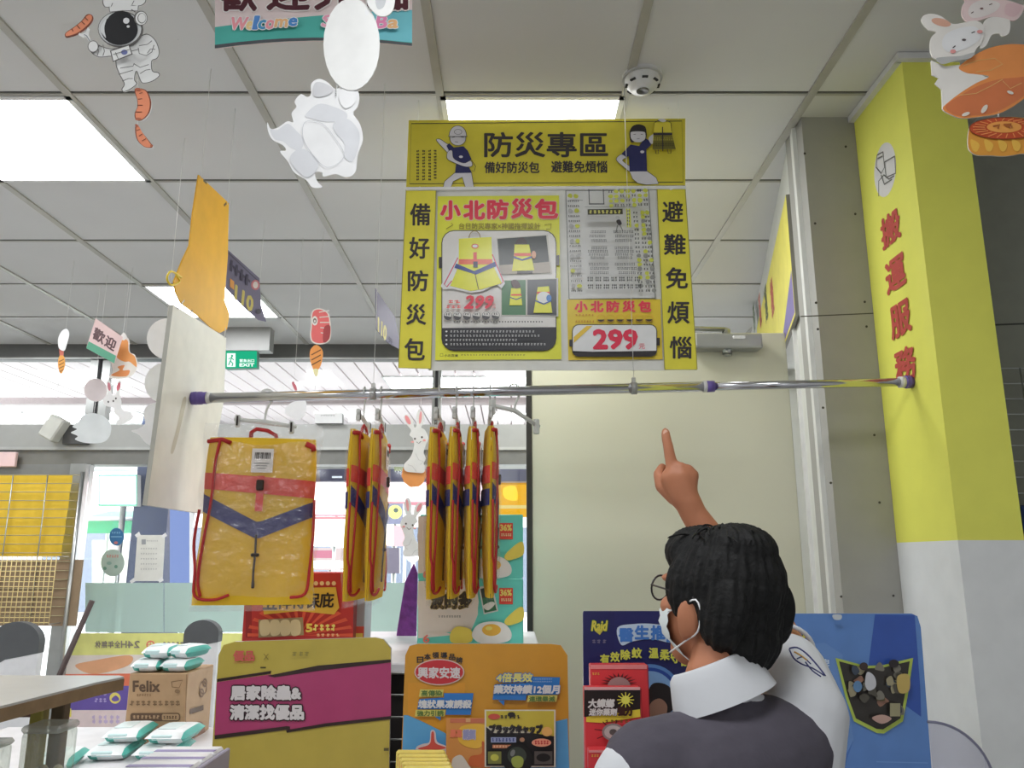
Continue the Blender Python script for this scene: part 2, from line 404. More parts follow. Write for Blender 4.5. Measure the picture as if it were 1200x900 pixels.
for i, (x0, x1, z0, z1) in enumerate(((-4.6, xa - .05, .12, 2.25), (xa + .05, xb - .035, .02, 2.25), (xb + .035, 1.6, .02, 2.25), (-4.6, 1.6, 2.52, 2.99))):
    g = M(); g.bb(x0, x1, YS - .004, YS + .004, z0, z1, GL); struct('window_%d' % (i + 1), g)
# arcade outside and the street
g = M(); n = 0; x = -9.0; SL = mat((226, 214, 216), .5, noise=.02, gain=1.2); SG = mat((120, 104, 104), .6)
g.bb(-9, 4, YS + .16, 9.2, CEIL + .02, CEIL + .12, SG)
while x < 3.8: g.bb(x, x + .135, YS + .16, 9.2, CEIL - .005, CEIL + .03, SL); x += .15
struct('ceiling_arcade', g)
g = M(); g.bb(-9, 4, 9.1, 9.35, 2.62, 3.3, SILV); struct('beam_arcade', g)
g = M(); g.bb(-9, 4, 7.28, 7.36, 3.03, 3.1, mat((140, 128, 128), .5)); struct('beam_arcade_rib', g)
struct('ground_street', M().bb(-14, 12, YS + .1, 30, -.2, -.08, mat((150, 148, 146), .8)))
struct('wall_exterior_street', M().bb(-16, 14, 24, 24.3, -.1, 9, mat((212, 196, 198), .8)))
struct('pillar_arcade', M().bb(P(156, 600, 8.2).x, P(197, 600, 8.2).x, 8.2, 8.8, -.1, 3.1, mat((28, 40, 76), .4, gain=1)))

# ------------------------------------------------------------------ lamps
def ceiling_light(xc, yc, label, wx=.6, name='ceiling_light', z=CEIL, s=LAMP, group=None):
    t = thing(name, label, 'light', (xc, yc, z), group)
    g = M(); a, d = wx / 2, .3
    for q in ((-a, -a + .018, -d, d), (a - .018, a, -d, d), (-a, a, -d, -d + .018), (-a, a, d - .018, d)):
        g.bb(xc + q[0], xc + q[1], yc + q[2], yc + q[3], z - .009, z + .003, WHITE)
    link('frame', g, t)
    g = M(); g.add([(xc - a + .018, yc - d + .018, z - .004), (xc + a - .018, yc - d + .018, z - .004), (xc + a - .018, yc + d - .018, z - .004), (xc - a + .018, yc + d - .018, z - .004)], [[3, 2, 1, 0]], emit((248, 250, 252), s))
    link('diffuser', g, t)
LX = [.067, -1.733, 1.867, -3.533]
YR = [2.625, 4.455, .795, -2.865]
LBL = {(0, 0): 'square glowing ceiling light right above the yellow header sign', (1, 0): 'large square glowing ceiling light left of the white disc mobile', (1, 1): 'square glowing ceiling light partly behind the yellow hanging sheet',
       (0, 1): 'square ceiling light hidden behind the hanging price posters'}
for j, yy in enumerate(YR):
    for i, xx in enumerate(LX):
        if xx > 1 and yy > .5: continue
        ceiling_light(xx, yy, LBL.get((i, j), 'square ceiling light further back in the shop, out of the picture'), group='ceiling lights' if (i, j) not in LBL else None)
q = P(535, 449, 7.0)
ceiling_light(-.47, 6.67, 'large lit panel on the striped arcade ceiling outside', 1.2, 'arcade_light', CEIL - .006, ARCADE_LAMP)
ceiling_light(-4.4, 8.3, 'small lit panel on the striped arcade ceiling far left', 1.2, 'arcade_light', CEIL - .006, ARCADE_LAMP)
# smoke detector
t = thing('smoke_detector', 'round white smoke detector on the ceiling right of the square light', 'smoke detector', (.405, 2.22, CEIL - .05))
link('base', M().lathe([(.062, CEIL - .014), (.062, CEIL)], WHITE, (.405, 2.22, 0)), t)
link('body', M().lathe([(.02, CEIL - .054), (.036, CEIL - .05), (.05, CEIL - .034), (.055, CEIL - .012)], WHITE, (.405, 2.22, 0)), t)
g = M()
for k in range(8):
    a = k * PI / 4; g.box((.405 + .047 * math.cos(a), 2.22 + .047 * math.sin(a), CEIL - .036), (.012, .018, .004), DARK, rot=a)
link('vent_slot', g, t)
# exit sign
b = Board((0, 5.0, 0)); t = thing('exit_sign', 'green lit exit sign hanging near the shop front', 'exit sign', P(282, 431, 5.0))
b.slab(emit((40, 196, 146), .62), [(264, 411), (301, 410), (301, 431), (264, 432)], .05, (60, 120, 100))
LW = emit((235, 255, 248), .9); LG = emit((40, 196, 146), .62)
b.rect(LW, 266, 414, 276, 430)
b.ell(LG, 272, 417, 1.3, 1.3, n=10).line(LG, [(272, 418), (270, 423), (273, 426), (272, 429)], 1.3).line(LG, [(270, 423), (268, 428)], 1.2).line(LG, [(268, 421), (271, 419), (274, 422)], 1)
b.text(LW, '緊急出口', 281, 421, 298, 424.5, .1).text(LW, 'EXIT', 281, 426, 298, 429.5, .25)
link('panel', b.M, t)
a = P(282, 411, 5.0); g = M(); g.bb(a.x - .19, a.x + .19, 4.98, 5.07, a.z - .002, CEIL + .001, mat((128, 128, 126), .4)); link('mounting_box', g, t)
# door standing open, cream, with closer
t = thing('door_1', 'large cream door standing open behind the pointing man', 'door', P(780, 640, 3.0)); t['kind'] = 'structure'
t.location.z = 0; org[t] = t.location.copy()
xl, xr, zt = P(623, 500, 3.0).x, P(945, 700, 3.0).x - .004, P(870, 390, 3.0).z
CREAM = mat((180, 178, 158), .3, noise=.02, nscale=2)
link('door_leaf', M().bb(xl, xr, 3.0, 3.045, .015, zt, CREAM, .003), t)
link('edge_seal', M().bb(xl - .02, xl, 2.992, 3.05, .015, zt, mat((42, 40, 36), .6)), t)
g = M(); c = P(858, 401, 2.96); g.box((c.x - .02, 2.965, c.z), (.26, .066, .06), mat((140, 141, 138), .35, .5), .008, seg=2)
g.box((c.x + .02, 2.93, c.z + .012), (.05, .006, .014), mat((215, 215, 212), .2, .8), .003)
cl = link('door_closer', g, t)
g = M(); g.lathe([(.018, c.z - .05), (.02, c.z - .03)], STEEL, (c.x - .02, 2.965, 0)); g.lathe([(.016, c.z + .03), (.016, c.z + .05), (.01, c.z + .055)], STEEL, (c.x - .02, 2.965, 0))
g.tube([(c.x - .02, 2.96, c.z + .05), (c.x - .25, 2.93, c.z + .05), (c.x - .55, 2.95, c.z + .02)], .009, STEEL); link('closer_arm', g, cl)
# yellow and purple sign on the splayed wall
b = Board(W0 + WN * .02, normal=WN, rough=.5)
u0 = b.uv((921, 228)); u1 = b.uv((931, 372))
def su(t, h): return [(t, h)]
hz, lz = u0[1], u1[1]
uR, uL = u0[0], u0[0] - 1.75
b.slab((200, 190, 70), None, .014, (110, 108, 100), uv=[(uR, lz), (uR, hz), (uL, hz), (uL, lz)])
b.up(); b._poly((108, 96, 150), b._fix([(uR - .012, lz + .012), (uR - .012, lz + .17), (uR - .55, lz + .012)]))
for k, c in enumerate(((170, 80, 60), (90, 96, 60), (170, 80, 60), (80, 96, 60))):
    b.textm(c, '搬運服務'[k], 905 - k * 7, 348 + k * 8, .13, .16, .006)
b.build('wall_sign', None, 'yellow sign with purple corner on the wall above the open door', 'sign')
# ------------------------------------------------------------------ hanging header sign with posters
b = Board((0, 2.36, 0), rough=.4, gain=1.75)
SY = (176, 164, 28); INK = (46, 42, 44); NAVY = (34, 36, 78); PALE = (176, 174, 178)
top = P(640, 140, 2.36)
SIGN = thing('hanging_sign', 'big hanging shop sign with yellow header and side strips', 'sign', P(640, 433, 2.36))
b.slab(SY, [(479, 141), (803, 139), (803, 217), (476, 219)], .008, (120, 112, 30))
b.line(INK, [(482, 145), (799, 142), (800.5, 213.5), (480, 215.5)], .9, True)
b.text(INK, '防災專區', 568, 155.5, 712, 184, .7).text(INK, '備好防災包', 568, 190, 632, 203, .35).text(INK, '避難免煩惱', 646, 189, 711.5, 202.5, .35)
for k, xx in enumerate((488, 495, 502, 508.5)): b.marks(INK, xx, 176, xx + 3.4, 213 - (k == 3) * 2, 10, 3.2, .3, k, True)
b.frame(6, 460, 130)
HAIR = (36, 33, 36)
b.smooth(PALE, [(310, 212), (335, 203), (385, 235), (420, 255), (440, 300), (400, 310), (375, 285)]).curve(INK, [(310, 212), (335, 203), (385, 235), (420, 255), (440, 300), (400, 310), (375, 285)], .5)
b.poly(PALE, [(440, 438), (555, 436), (572, 538), (512, 539), (490, 470), (428, 500), (412, 540), (358, 541), (366, 500)]).line(INK, [(440, 438), (366, 500), (358, 541), (412, 540), (428, 500), (490, 470), (512, 539), (572, 538), (555, 436)], .5)
b.poly(NAVY, [(430, 262), (500, 254), (530, 285), (556, 345), (522, 368), (558, 440), (440, 442), (448, 372), (425, 330), (400, 290), (380, 250), (400, 232)])
b.smooth(PALE, [(390, 292), (420, 285), (432, 340), (500, 372), (550, 356), (560, 392), (510, 398), (430, 368), (385, 340)]).curve(INK, [(390, 292), (420, 285), (432, 340), (500, 372), (550, 356), (560, 392), (510, 398), (430, 368), (385, 340)], .5)
b.line(INK, [(555, 350), (585, 395), (575, 430), (556, 425)], .5)
b.ell(PALE, 460, 200, 56, 50).curve(INK, ellpts(460, 200, 56, 50, n=14), .5)
b.poly(PALE, ellpts(460, 178, 60, 66, a0=180, a1=360) + [(526, 186), (392, 188)]).line(INK, ellpts(460, 178, 60, 66, a0=180, a1=360) + [(526, 186), (392, 188)], .55, True).curve(INK, ellpts(462, 156, 26, 18, n=12), .4)
b.line(INK, [(418, 196), (440, 190)], .6).line(INK, [(480, 190), (505, 194)], .6).line(INK, [(440, 226), (462, 229)], .5).ell(PALE, 482, 332, 14, 9)
b.frame(6, 640, 130)
b.smooth(PALE, [(527, 315), (558, 338), (535, 360), (600, 408), (622, 428), (585, 436), (540, 402), (490, 352)]).curve(INK, [(527, 315), (558, 338), (535, 360), (600, 408), (622, 428), (585, 436), (540, 402), (490, 352)], .5)
b.poly(PALE, [(585, 436), (705, 433), (770, 480), (786, 524), (700, 530), (640, 518), (604, 488)]).line(INK, [(585, 436), (604, 488), (640, 518), (700, 530), (786, 524), (770, 480), (705, 433)], .5, True)
b.poly(NAVY, [(590, 248), (650, 258), (690, 200), (732, 228), (733, 252), (700, 282), (706, 436), (584, 436), (578, 330), (562, 336), (528, 312)])
b.smooth(PALE, [(716, 206), (744, 178), (756, 190), (748, 238), (732, 242)]).ell(PALE, 672, 300, 14, 10)
b.smooth(HAIR, [(582, 170), (600, 125), (640, 108), (690, 122), (703, 170), (700, 205), (690, 225), (640, 200), (615, 232), (590, 228)])
b.smooth(PALE, [(590, 180), (600, 160), (680, 160), (694, 180), (690, 212), (660, 232), (620, 230), (595, 210)])
b.line(INK, [(610, 180), (626, 178)], .5).line(INK, [(660, 178), (676, 180)], .5).line(INK, [(634, 212), (652, 210)], .5)
b.line(INK, [(755, 160), (756, 100), (780, 84), (812, 82), (850, 86), (872, 100), (876, 160)], .7)
b.poly((190, 176, 40), [(757, 100), (868, 98), (880, 190), (905, 285), (742, 288), (748, 190)]).poly((92, 86, 30), [(750, 192), (882, 192), (905, 284), (742, 287)])
b.marks((150, 140, 40), 748, 200, 890, 232, 12, 26, .3, 3).marks((60, 56, 30), 746, 240, 896, 270, 13, 26, .4, 4)
b.rect(INK, 748, 170, 880, 190).line(INK, [(812, 130), (814, 300)], 1).line(INK, [(760, 288), (766, 318), (784, 318), (782, 290)], .7).line(INK, [(846, 288), (852, 316), (870, 316), (870, 288)], .7).smooth(PALE, [(780, 80), (815, 74), (838, 88), (812, 98)])
b.frame(); b.build('header_panel', SIGN)
for lab, q, chs in (('left', [(476, 222), (511, 223), (505, 432), (467, 431)], (('備', 481, 239, 504, 264), ('好', 480, 278.5, 503, 303), ('防', 478.5, 317.5, 501.5, 341), ('災', 476.5, 357, 499, 380.5), ('包', 474.5, 397, 497.5, 422))),
                    ('right', [(770, 222), (803, 222), (817, 433), (779, 433)], (('避', 776.5, 236, 800, 260), ('難', 778.5, 275, 803, 298.5), ('免', 780.5, 314, 805.5, 338), ('煩', 782.5, 354, 807.5, 379), ('惱', 785, 395, 810, 420)))):
    b = Board((0, 2.358, 0), rough=.4, gain=1.75); b.slab((192, 182, 38), q, .006, (120, 112, 30)).line((130, 122, 40), q, .8, True)
    for ch, *bx in chs: b.text(INK, ch, *bx, .55)
    b.build('side_panel', SIGN)
b = Board((0, 2.366, 0), rough=.3, gain=1.75)
b.slab((186, 186, 180), [(508, 222), (772, 222), (781, 434), (502, 434)], .004); b.build('backing_panel', SIGN)
b = Board((0, 2.352, 0), rough=.25, gain=1.75); b.slab((205, 205, 198), [(476, 219.3), (804, 217.8), (804, 221), (476, 222.6)], .012)
for x in (492, 537, 596, 723, 786): b.ell((235, 235, 230), x, 221, 2, 2.2, n=8)
b.build('clip_rail', SIGN)
for x, y in ((490, 142), (795, 140)): string(SIGN, P(x, y, 2.36))

# poster: yellow with the backpack
b = Board((0, 2.36, 0), rough=.28, coat=.15, gain=1.75)
PY = (216, 204, 28); PW_ = (188, 186, 182); RD = (200, 40, 62)
b.slab(PY, [(513, 230), (655, 229), (658, 421), (510, 422)], .0015)
for i, ch in enumerate('小北防災包'):
    bx = [(517, 236, 539, 257), (544, 236, 567.5, 257), (572, 235, 595, 256.5), (600, 234, 623.5, 256), (627.5, 234.5, 653, 256)][i]
    b.text(RD, ch, *bx, 1.15, (225, 170, 150), .9)
b.text((130, 118, 20), '台日防災專家×神國指揮設計', 538, 262, 633, 269, .15).line((130, 118, 20), [(523, 269), (531, 264), (529, 262)], .8).line((130, 118, 20), [(638, 264), (646, 263), (645, 269), (640, 269)], .7)
b.poly(INK, rrect(517.5, 270.5, 652, 412, 15)).poly(PW_, rrect(518.5, 271.5, 651, 411, 14))
b.poly(mat((52, 52, 56), .4), [(518.5, 385), (651, 384)] + ellpts(637.5, 397.5, 13.5, 13.5, a0=0, a1=90, n=16) + ellpts(532, 397.5, 13.5, 13.5, a0=90, a1=180, n=16))
b.rect(INK, 514.5, 302, 518, 315).rect(INK, 651.5, 300, 655.5, 312)
for x0, y0, x1, y1, x2, y2, x3, y3, bgc in ((583, 281, 640, 277, 645, 321, 586, 323, (40, 46, 44)), (588, 330, 616, 329, 616, 370, 588, 370, (60, 105, 70)), (618, 329, 652, 328, 652, 371, 618, 370, (70, 72, 76))):
    b.poly((170, 168, 160), [(x0 - 1, y0 - 1), (x1 + 2, y1 - 1), (x2 + 2, y2 + 1), (x3 - 1, y3 + 1)]).poly(bgc, [(x0, y0), (x1, y1), (x2, y2), (x3, y3)])
b.poly((140, 130, 118), [(585.5, 312), (644, 308), (645, 321), (586, 323)]).smooth((44, 32, 30), [(606, 282), (613, 280), (618, 287), (612, 293), (604, 289)])
b.poly((214, 190, 30), [(603, 288), (620, 288), (623, 303), (626, 318), (600, 319), (602, 304)]).rect((205, 70, 46), 602.5, 298, 622, 301.5).poly((40, 60, 130), [(602, 301.5), (612, 305), (623, 301.5), (623, 304), (612, 307), (602, 304)]).rect((44, 40, 44), 606, 319, 624, 322).ell((190, 140, 110), 625.5, 300, 2.6, 4.5)
b.poly((214, 190, 30), [(599, 339), (610, 339), (612, 359), (597, 359)]).rect((205, 70, 46), 599, 346, 611, 348).smooth((60, 36, 34), [(599, 331), (606, 330), (610, 338), (602, 339)]).line((40, 60, 130), [(598, 350), (605, 352.5), (611, 350)], 1)
b.poly((214, 200, 40), [(630, 338), (643, 337), (647, 368), (625, 368)]).rect((205, 70, 46), 629, 343.5, 644, 346).ell((200, 205, 210), 637, 350, 8, 6.5).ell((60, 110, 170), 643, 351, 3, 4).line((40, 70, 140), [(627, 354), (637, 358), (646, 354)], 1.4)
# backpack drawing
WPK = (200, 196, 192)
b.poly(WPK, [(534, 302), (538, 281), (577, 279), (578, 301), (592, 334), (588, 340), (582, 335), (566, 343), (552, 345), (530, 340), (520, 341), (517, 337)])
b.line((178, 50, 80), [(537, 304), (521, 335), (524, 338), (530, 331)], 1.1).line((178, 50, 80), [(577, 300), (590, 332), (586, 335)], 1.1)
b.line((120, 100, 50), ellpts(556.5, 281, 6.5, 8, a0=180, a1=360), .9)
b.poly((222, 198, 24), [(538, 282), (576, 280), (577, 306), (580, 318), (588, 334), (565, 341), (552, 343), (528, 337), (536, 318), (538, 306)])
b.rect((206, 84, 58), 538, 306, 577, 312).rect((196, 70, 60), 555, 298, 559, 309)
b.poly((36, 56, 120), [(535, 311), (556, 320), (580, 309), (582, 314), (558, 324), (533, 316)]).line((70, 60, 30), [(557, 323), (561, 341)], .8).ell((196, 90, 60), 557, 291, 4.2, 2.8).ell(WPK, 557, 291, 3, 1.8).rect((44, 40, 70), 555, 309, 560, 316)
b.text(RD, '299', 544.5, 349, 576, 363.5, .8, None, 1, .22).text((206, 110, 110), '元', 577, 358.5, 581, 363.5, .1)
b.marks((200, 90, 90), 525, 354, 541, 358, 2, 3.6, .2, 5).marks((200, 90, 90), 523, 360, 541, 364, 3, 3.6, .15, 6)
for k in range(6): b.ell((70, 70, 72), 525.5 + 11.1 * k, 372.5, 4.8, 4.8, n=14).poly(PW_, ellpts(525.5 + 11.1 * k, 372.3, 4.2, 4.2, a0=180, a1=380, n=10)).marks((70, 70, 72), 523 + 11.1 * k, 369.5, 528 + 11.1 * k, 372, 2, 2.4, .2, k)
b.marks((80, 78, 76), 532, 379, 637, 382, 32, 2, .35, 8)
for k in range(4): b.ell((190, 190, 188), 524, 391.3 + 5 * k, 1.3, 1, n=8).marks((150, 150, 150), 528, 390 + 5 * k, (627, 633, 607, 640)[k], 393, (26, 28, 22, 30)[k], 2.6, .3, 20 + k)
b.text((70, 64, 24), '小北百貨', 521.5, 418, 537.5, 421, .1).marks((130, 120, 30), 541, 418, 616, 420, 22, 1.6, .35, 40).line((70, 64, 24), [(517, 417.5), (520, 417.5), (520, 420.5), (517, 420.5)], .5, True)
b.build('poster', None, 'yellow poster of a disaster backpack in the hanging sign, priced 299', 'poster')
# leaflet of small drawings
b = Board((0, 2.3605, 0), rough=.28, gain=1.75)
q = [(663, 223.5), (760, 223.5), (768, 349.5), (667, 350.5)]
b.slab((182, 182, 180), q, .001).line((70, 70, 70), q, .8, True)
def tl(u, v): return (663 + 97 * u + v * (4 + 4 * u), 223.5 + 126.5 * v)
r = random.Random(3)
def cell(u, v, s, c): x, y = tl(u, v); b.smooth(c, [(x + s * r.uniform(.7, 1.1) * math.cos(k * 1.05), y + s * r.uniform(.6, 1) * math.sin(k * 1.05)) for k in range(6)], 3)
YG = (168, 172, 52); BK = (58, 58, 58)
for v in range(20):
    for u in (.05, .12): 
        if v % 3 == 0: cell(u, .05 + v * .047, 3.1, YG if r.random() < .6 else (150, 150, 148))
        else: x, y = tl(u, .05 + v * .047); b.marks(BK, x - 3, y - 1, x + 4, y + 1.5, 3, 2.2, .3, v * 7)
for v in range(19):
    for u in (.82, .9, .96):
        if r.random() < .4: cell(u, .22 + v * .041, 3, YG if r.random() < .6 else (120, 120, 116))
        else: x, y = tl(u, .22 + v * .041); b.marks(BK, x - 3.4, y - 1, x + 3, y + 1.5, 2, 2.4, .3, v * 3)
for u in range(7):
    for v in range(4):
        x, y = tl(.52 + u * .068, .055 + v * .043)
        if r.random() < .45: cell(.52 + u * .068, .055 + v * .043, 3, YG)
        else: b.marks(BK, x - 2.6, y - 1.6, x + 2.8, y + 1.6, 2, 2.8, .25, u * 5 + v)
for k, (u0, u1, v) in enumerate([(a, c, v) for v in (.42, .46, .5, .57, .6, .63, .66, .72, .76, .8) for a, c in ((.22, .46), (.52, .78))]):
    x, y = tl(u0 + r.random() * .05, v); x1, _ = tl(u1 - r.random() * .05, v); b.marks((92, 92, 92), x, y, x1, y + 2, 12, 3.4, .2, k)
for k in range(14):
    x, y = tl(.2 + (k % 7) * .09, .85 + .07 * (k // 7)); b.marks(BK, x, y, x + 7, y + 5, 3, 5.6, .15, 60 + k)
for (u0, v0, u1, v1) in ((.25, .06, .26, .2), (.42, .06, .43, .2), (.25, .19, .43, .2), (.02, .16, .18, .163), (.2, .22, .8, .223)):
    b.poly(BK, [tl(u0, v0), tl(u1, v0), tl(u1, v1), tl(u0, v1)])
b.poly((52, 50, 34), [tl(.23, .245), tl(.64, .24), tl(.64, .29), tl(.23, .295)]); x, y = tl(.25, .253); b.marks((186, 182, 90), x, y, x + 37, y + 4, 8, 4, .25, 99)
b.poly(YG, [tl(.68, .24), tl(.73, .24), tl(.73, .41), tl(.68, .41)]); x, y = tl(.69, .25); b.marks(INK, x, y, x + 3, y + 19, 5, 3, .25, 98, True)
b.smooth(INK, [tl(.56, .35), tl(.6, .34), tl(.62, .38), tl(.58, .39)]).line(BK, [tl(.57, .39), tl(.55, .46)], .8).line(BK, [tl(.6, .39), tl(.63, .45)], .8).ell((160, 160, 158), *tl(.575, .325), 2.6, 2.2)
b.build('leaflet', None, 'white leaflet of tiny disaster drawings in the hanging sign', 'leaflet')
# price card
b = Board((0, 2.36, 0), rough=.28, gain=1.75)
b.slab((226, 166, 28), [(664.5, 351), (774, 350.5), (776.5, 421), (666, 422)], .001)
for i, ch in enumerate('小北防災包'): b.text(RD, ch, 674 + i * 18.6, 353.5, 688 + i * 18.6, 365.5, .6, (228, 140, 90), .5)
b.marks((170, 110, 20), 674, 368.5, 697, 371, 6, 2.2, .3, 1).marks((170, 110, 20), 674, 376, 697, 379, 7, 2.2, .3, 2)
for k in range(6): b.poly(INK, ellpts(704 + 11.2 * k, 375, 4.6, 3.6, a0=0, a1=180, n=8)).line((200, 146, 40), ellpts(704 + 11.2 * k, 373.5, 4.8, 4.6, n=12), .6, True)
b.poly(INK, rrect(670, 381, 769.5, 419, 8)).poly((196, 196, 194), rrect(671, 382, 768.5, 418, 7)).poly(INK, [(671, 413.5), (768.5, 412)] + ellpts(761.5, 411, 7, 7.5, a0=10, a1=90, n=8) + ellpts(678, 411, 7, 7.5, a0=90, a1=170, n=8)).rect(INK, 667, 399, 671, 407).rect(INK, 768.5, 397, 772.5, 406)
b.poly((224, 160, 40), [(672, 396), (687, 383), (694, 383), (672, 403)]).text((190, 40, 66), '299', 695.5, 388, 745.5, 409.5, 1.4).text((206, 110, 118), '元', 748, 404, 755, 410, .15)
b.build('price_card', None, 'orange price card reading 299 below the white leaflet', 'price card')

# ------------------------------------------------------------------ chrome tension pole on two nylon cords
a, e = P(238, 466.5, 2.262), P(1068, 447.5, 2.262); YR_ = 2.262
e = V((px0 - .002, YR_, P(1068, 447.5, YR_).z)); a = V((P(238, 466.5, YR_).x, YR_, P(238, 466.5, YR_).z))
def onpole(px, dz=0):
    X = P(px, 456, YR_).x; k = (X - a.x) / (e.x - a.x); q = a.lerp(e, k); return V((q.x, q.y, q.z + dz))
CH = mat((205, 206, 210), .13, 1.0, gain=1, noise=0); PUR = mat((92, 76, 140), .4)
POLE = thing('tension_pole', 'long chrome tension pole with purple ends, bags hanging from it', 'pole', a)
s_ = onpole(831)
link('thick_tube', M().tube([a, s_], .0145, CH, 20), POLE); link('thin_tube', M().tube([s_, e], .0122, CH, 20), POLE)
for p0, p1 in ((onpole(226), onpole(243)), (onpole(1061), e)):
    d = (p1 - p0); c = link('end_cap', M().tube([p0, p0 + d * .3, p0 + d * .35, p0 + d * .4, p0 + d * .7, p0 + d * .75, p1], [.0185, .0195, .0175, .019, .019, .0172, .018], PUR, 18), POLE)
for x0, x1, m_ in ((243.5, 248, WHITE), (1054.5, 1060.5, WHITE), (824, 828, WHITE), (828, 837, PUR)): link('collar', M().tube([onpole(x0), onpole(x1)], .0168, m_, 16), POLE)
for x in (437.5, 743):
    q = onpole(x); g = M(); g.tube([q + V((-.008, 0, 0)), q + V((.008, 0, 0))], .018, clear((235, 235, 232), .1, .5), 14); g.box(q + V((0, 0, .022)), (.012, .01, .02), clear((235, 235, 232), .1, .5), .002)
    c = link('cord_clip', g, POLE); string(POLE, q + V((0, 0, .02)), name='cord')

# ------------------------------------------------------------------ the backpacks in plastic sleeves on hangers
BY = mat((240, 178, 0), .6, noise=.06, nscale=9, bump=.25, gain=1.4, trans=.35); BR = mat((206, 62, 44), .6, gain=1.3); BN = mat((46, 46, 104), .6, gain=1.2); BK_ = mat((44, 36, 30), .6); CORD = mat((176, 36, 36), .6, gain=1.2)
HANG = clear((236, 237, 234), .08, .78, .25, 0, 30, .3, .75)
def hw(z): t = (z + .125) / -.467; return .146 + .012 * t + .003 * math.sin(t * 9)
def depth(x, z, th=.026):
    t = max(0, min(1, (z + .125) / -.467)); s = max(-1, min(1, x / hw(z)))
    return th * max(0, 1 - s ** 4) ** .5 * (.35 + .65 * math.sin(PI * min(1, t * .9 + .08)) ** .5) * (1 + .16 * math.sin(x * 34 + z * 11) * math.sin(z * 17 + 1)) + .001
def cushion(mt, z0, z1, wf, df, nx=22, nz=28):
    g = M(); vs, fs = [], []
    for sd in (-1, 1):
        for j in range(nz + 1):
            z = z0 + (z1 - z0) * j / nz
            for i in range(nx + 1):
                s = math.sin(PI / 2 * (2 * i / nx - 1)); x = s * wf(z); vs.append((x, sd * df(x, z, j / nz), z))
    K = (nx + 1) * (nz + 1)
    for k in range(2):
        for j in range(nz):
            for i in range(nx):
                q = [k * K + j * (nx + 1) + i, k * K + j * (nx + 1) + i + 1, k * K + (j + 1) * (nx + 1) + i + 1, k * K + (j + 1) * (nx + 1) + i]
                fs.append(q[::-1] if k == 0 else q)
    return g.add(vs, fs, mt, True)
def strip(top, bot, mt, n=26, off=.0025, back=False):
    g = M(); vs, fs = [], []; sg = 1 if back else -1
    for i in range(n + 1):
        x0 = top[0][0] + (top[-1][0] - top[0][0]) * i / n
        def iv(pl):
            for (xa_, za), (xb_, zb) in zip(pl, pl[1:]):
                if xa_ - 1e-6 <= x0 <= xb_ + 1e-6: return za + (zb - za) * (x0 - xa_) / (xb_ - xa_)
            return pl[-1][1]
        zt_, zb_ = iv(top), iv(bot)
        for k in range(4):
            z = zt_ + (zb_ - zt_) * k / 3; x = max(-hw(z), min(hw(z), x0)); vs.append((x, sg * (depth(x, z) + off), z))
    for i in range(n):
        for k in range(3): q = [i * 4 + k, i * 4 + k + 1, (i + 1) * 4 + k + 1, (i + 1) * 4 + k]; fs.append(q if not back else q[::-1])
    return g.add(vs, fs, mt, True)
def on(x, z, o=.006): return (x, -depth(x, z) - o, z)
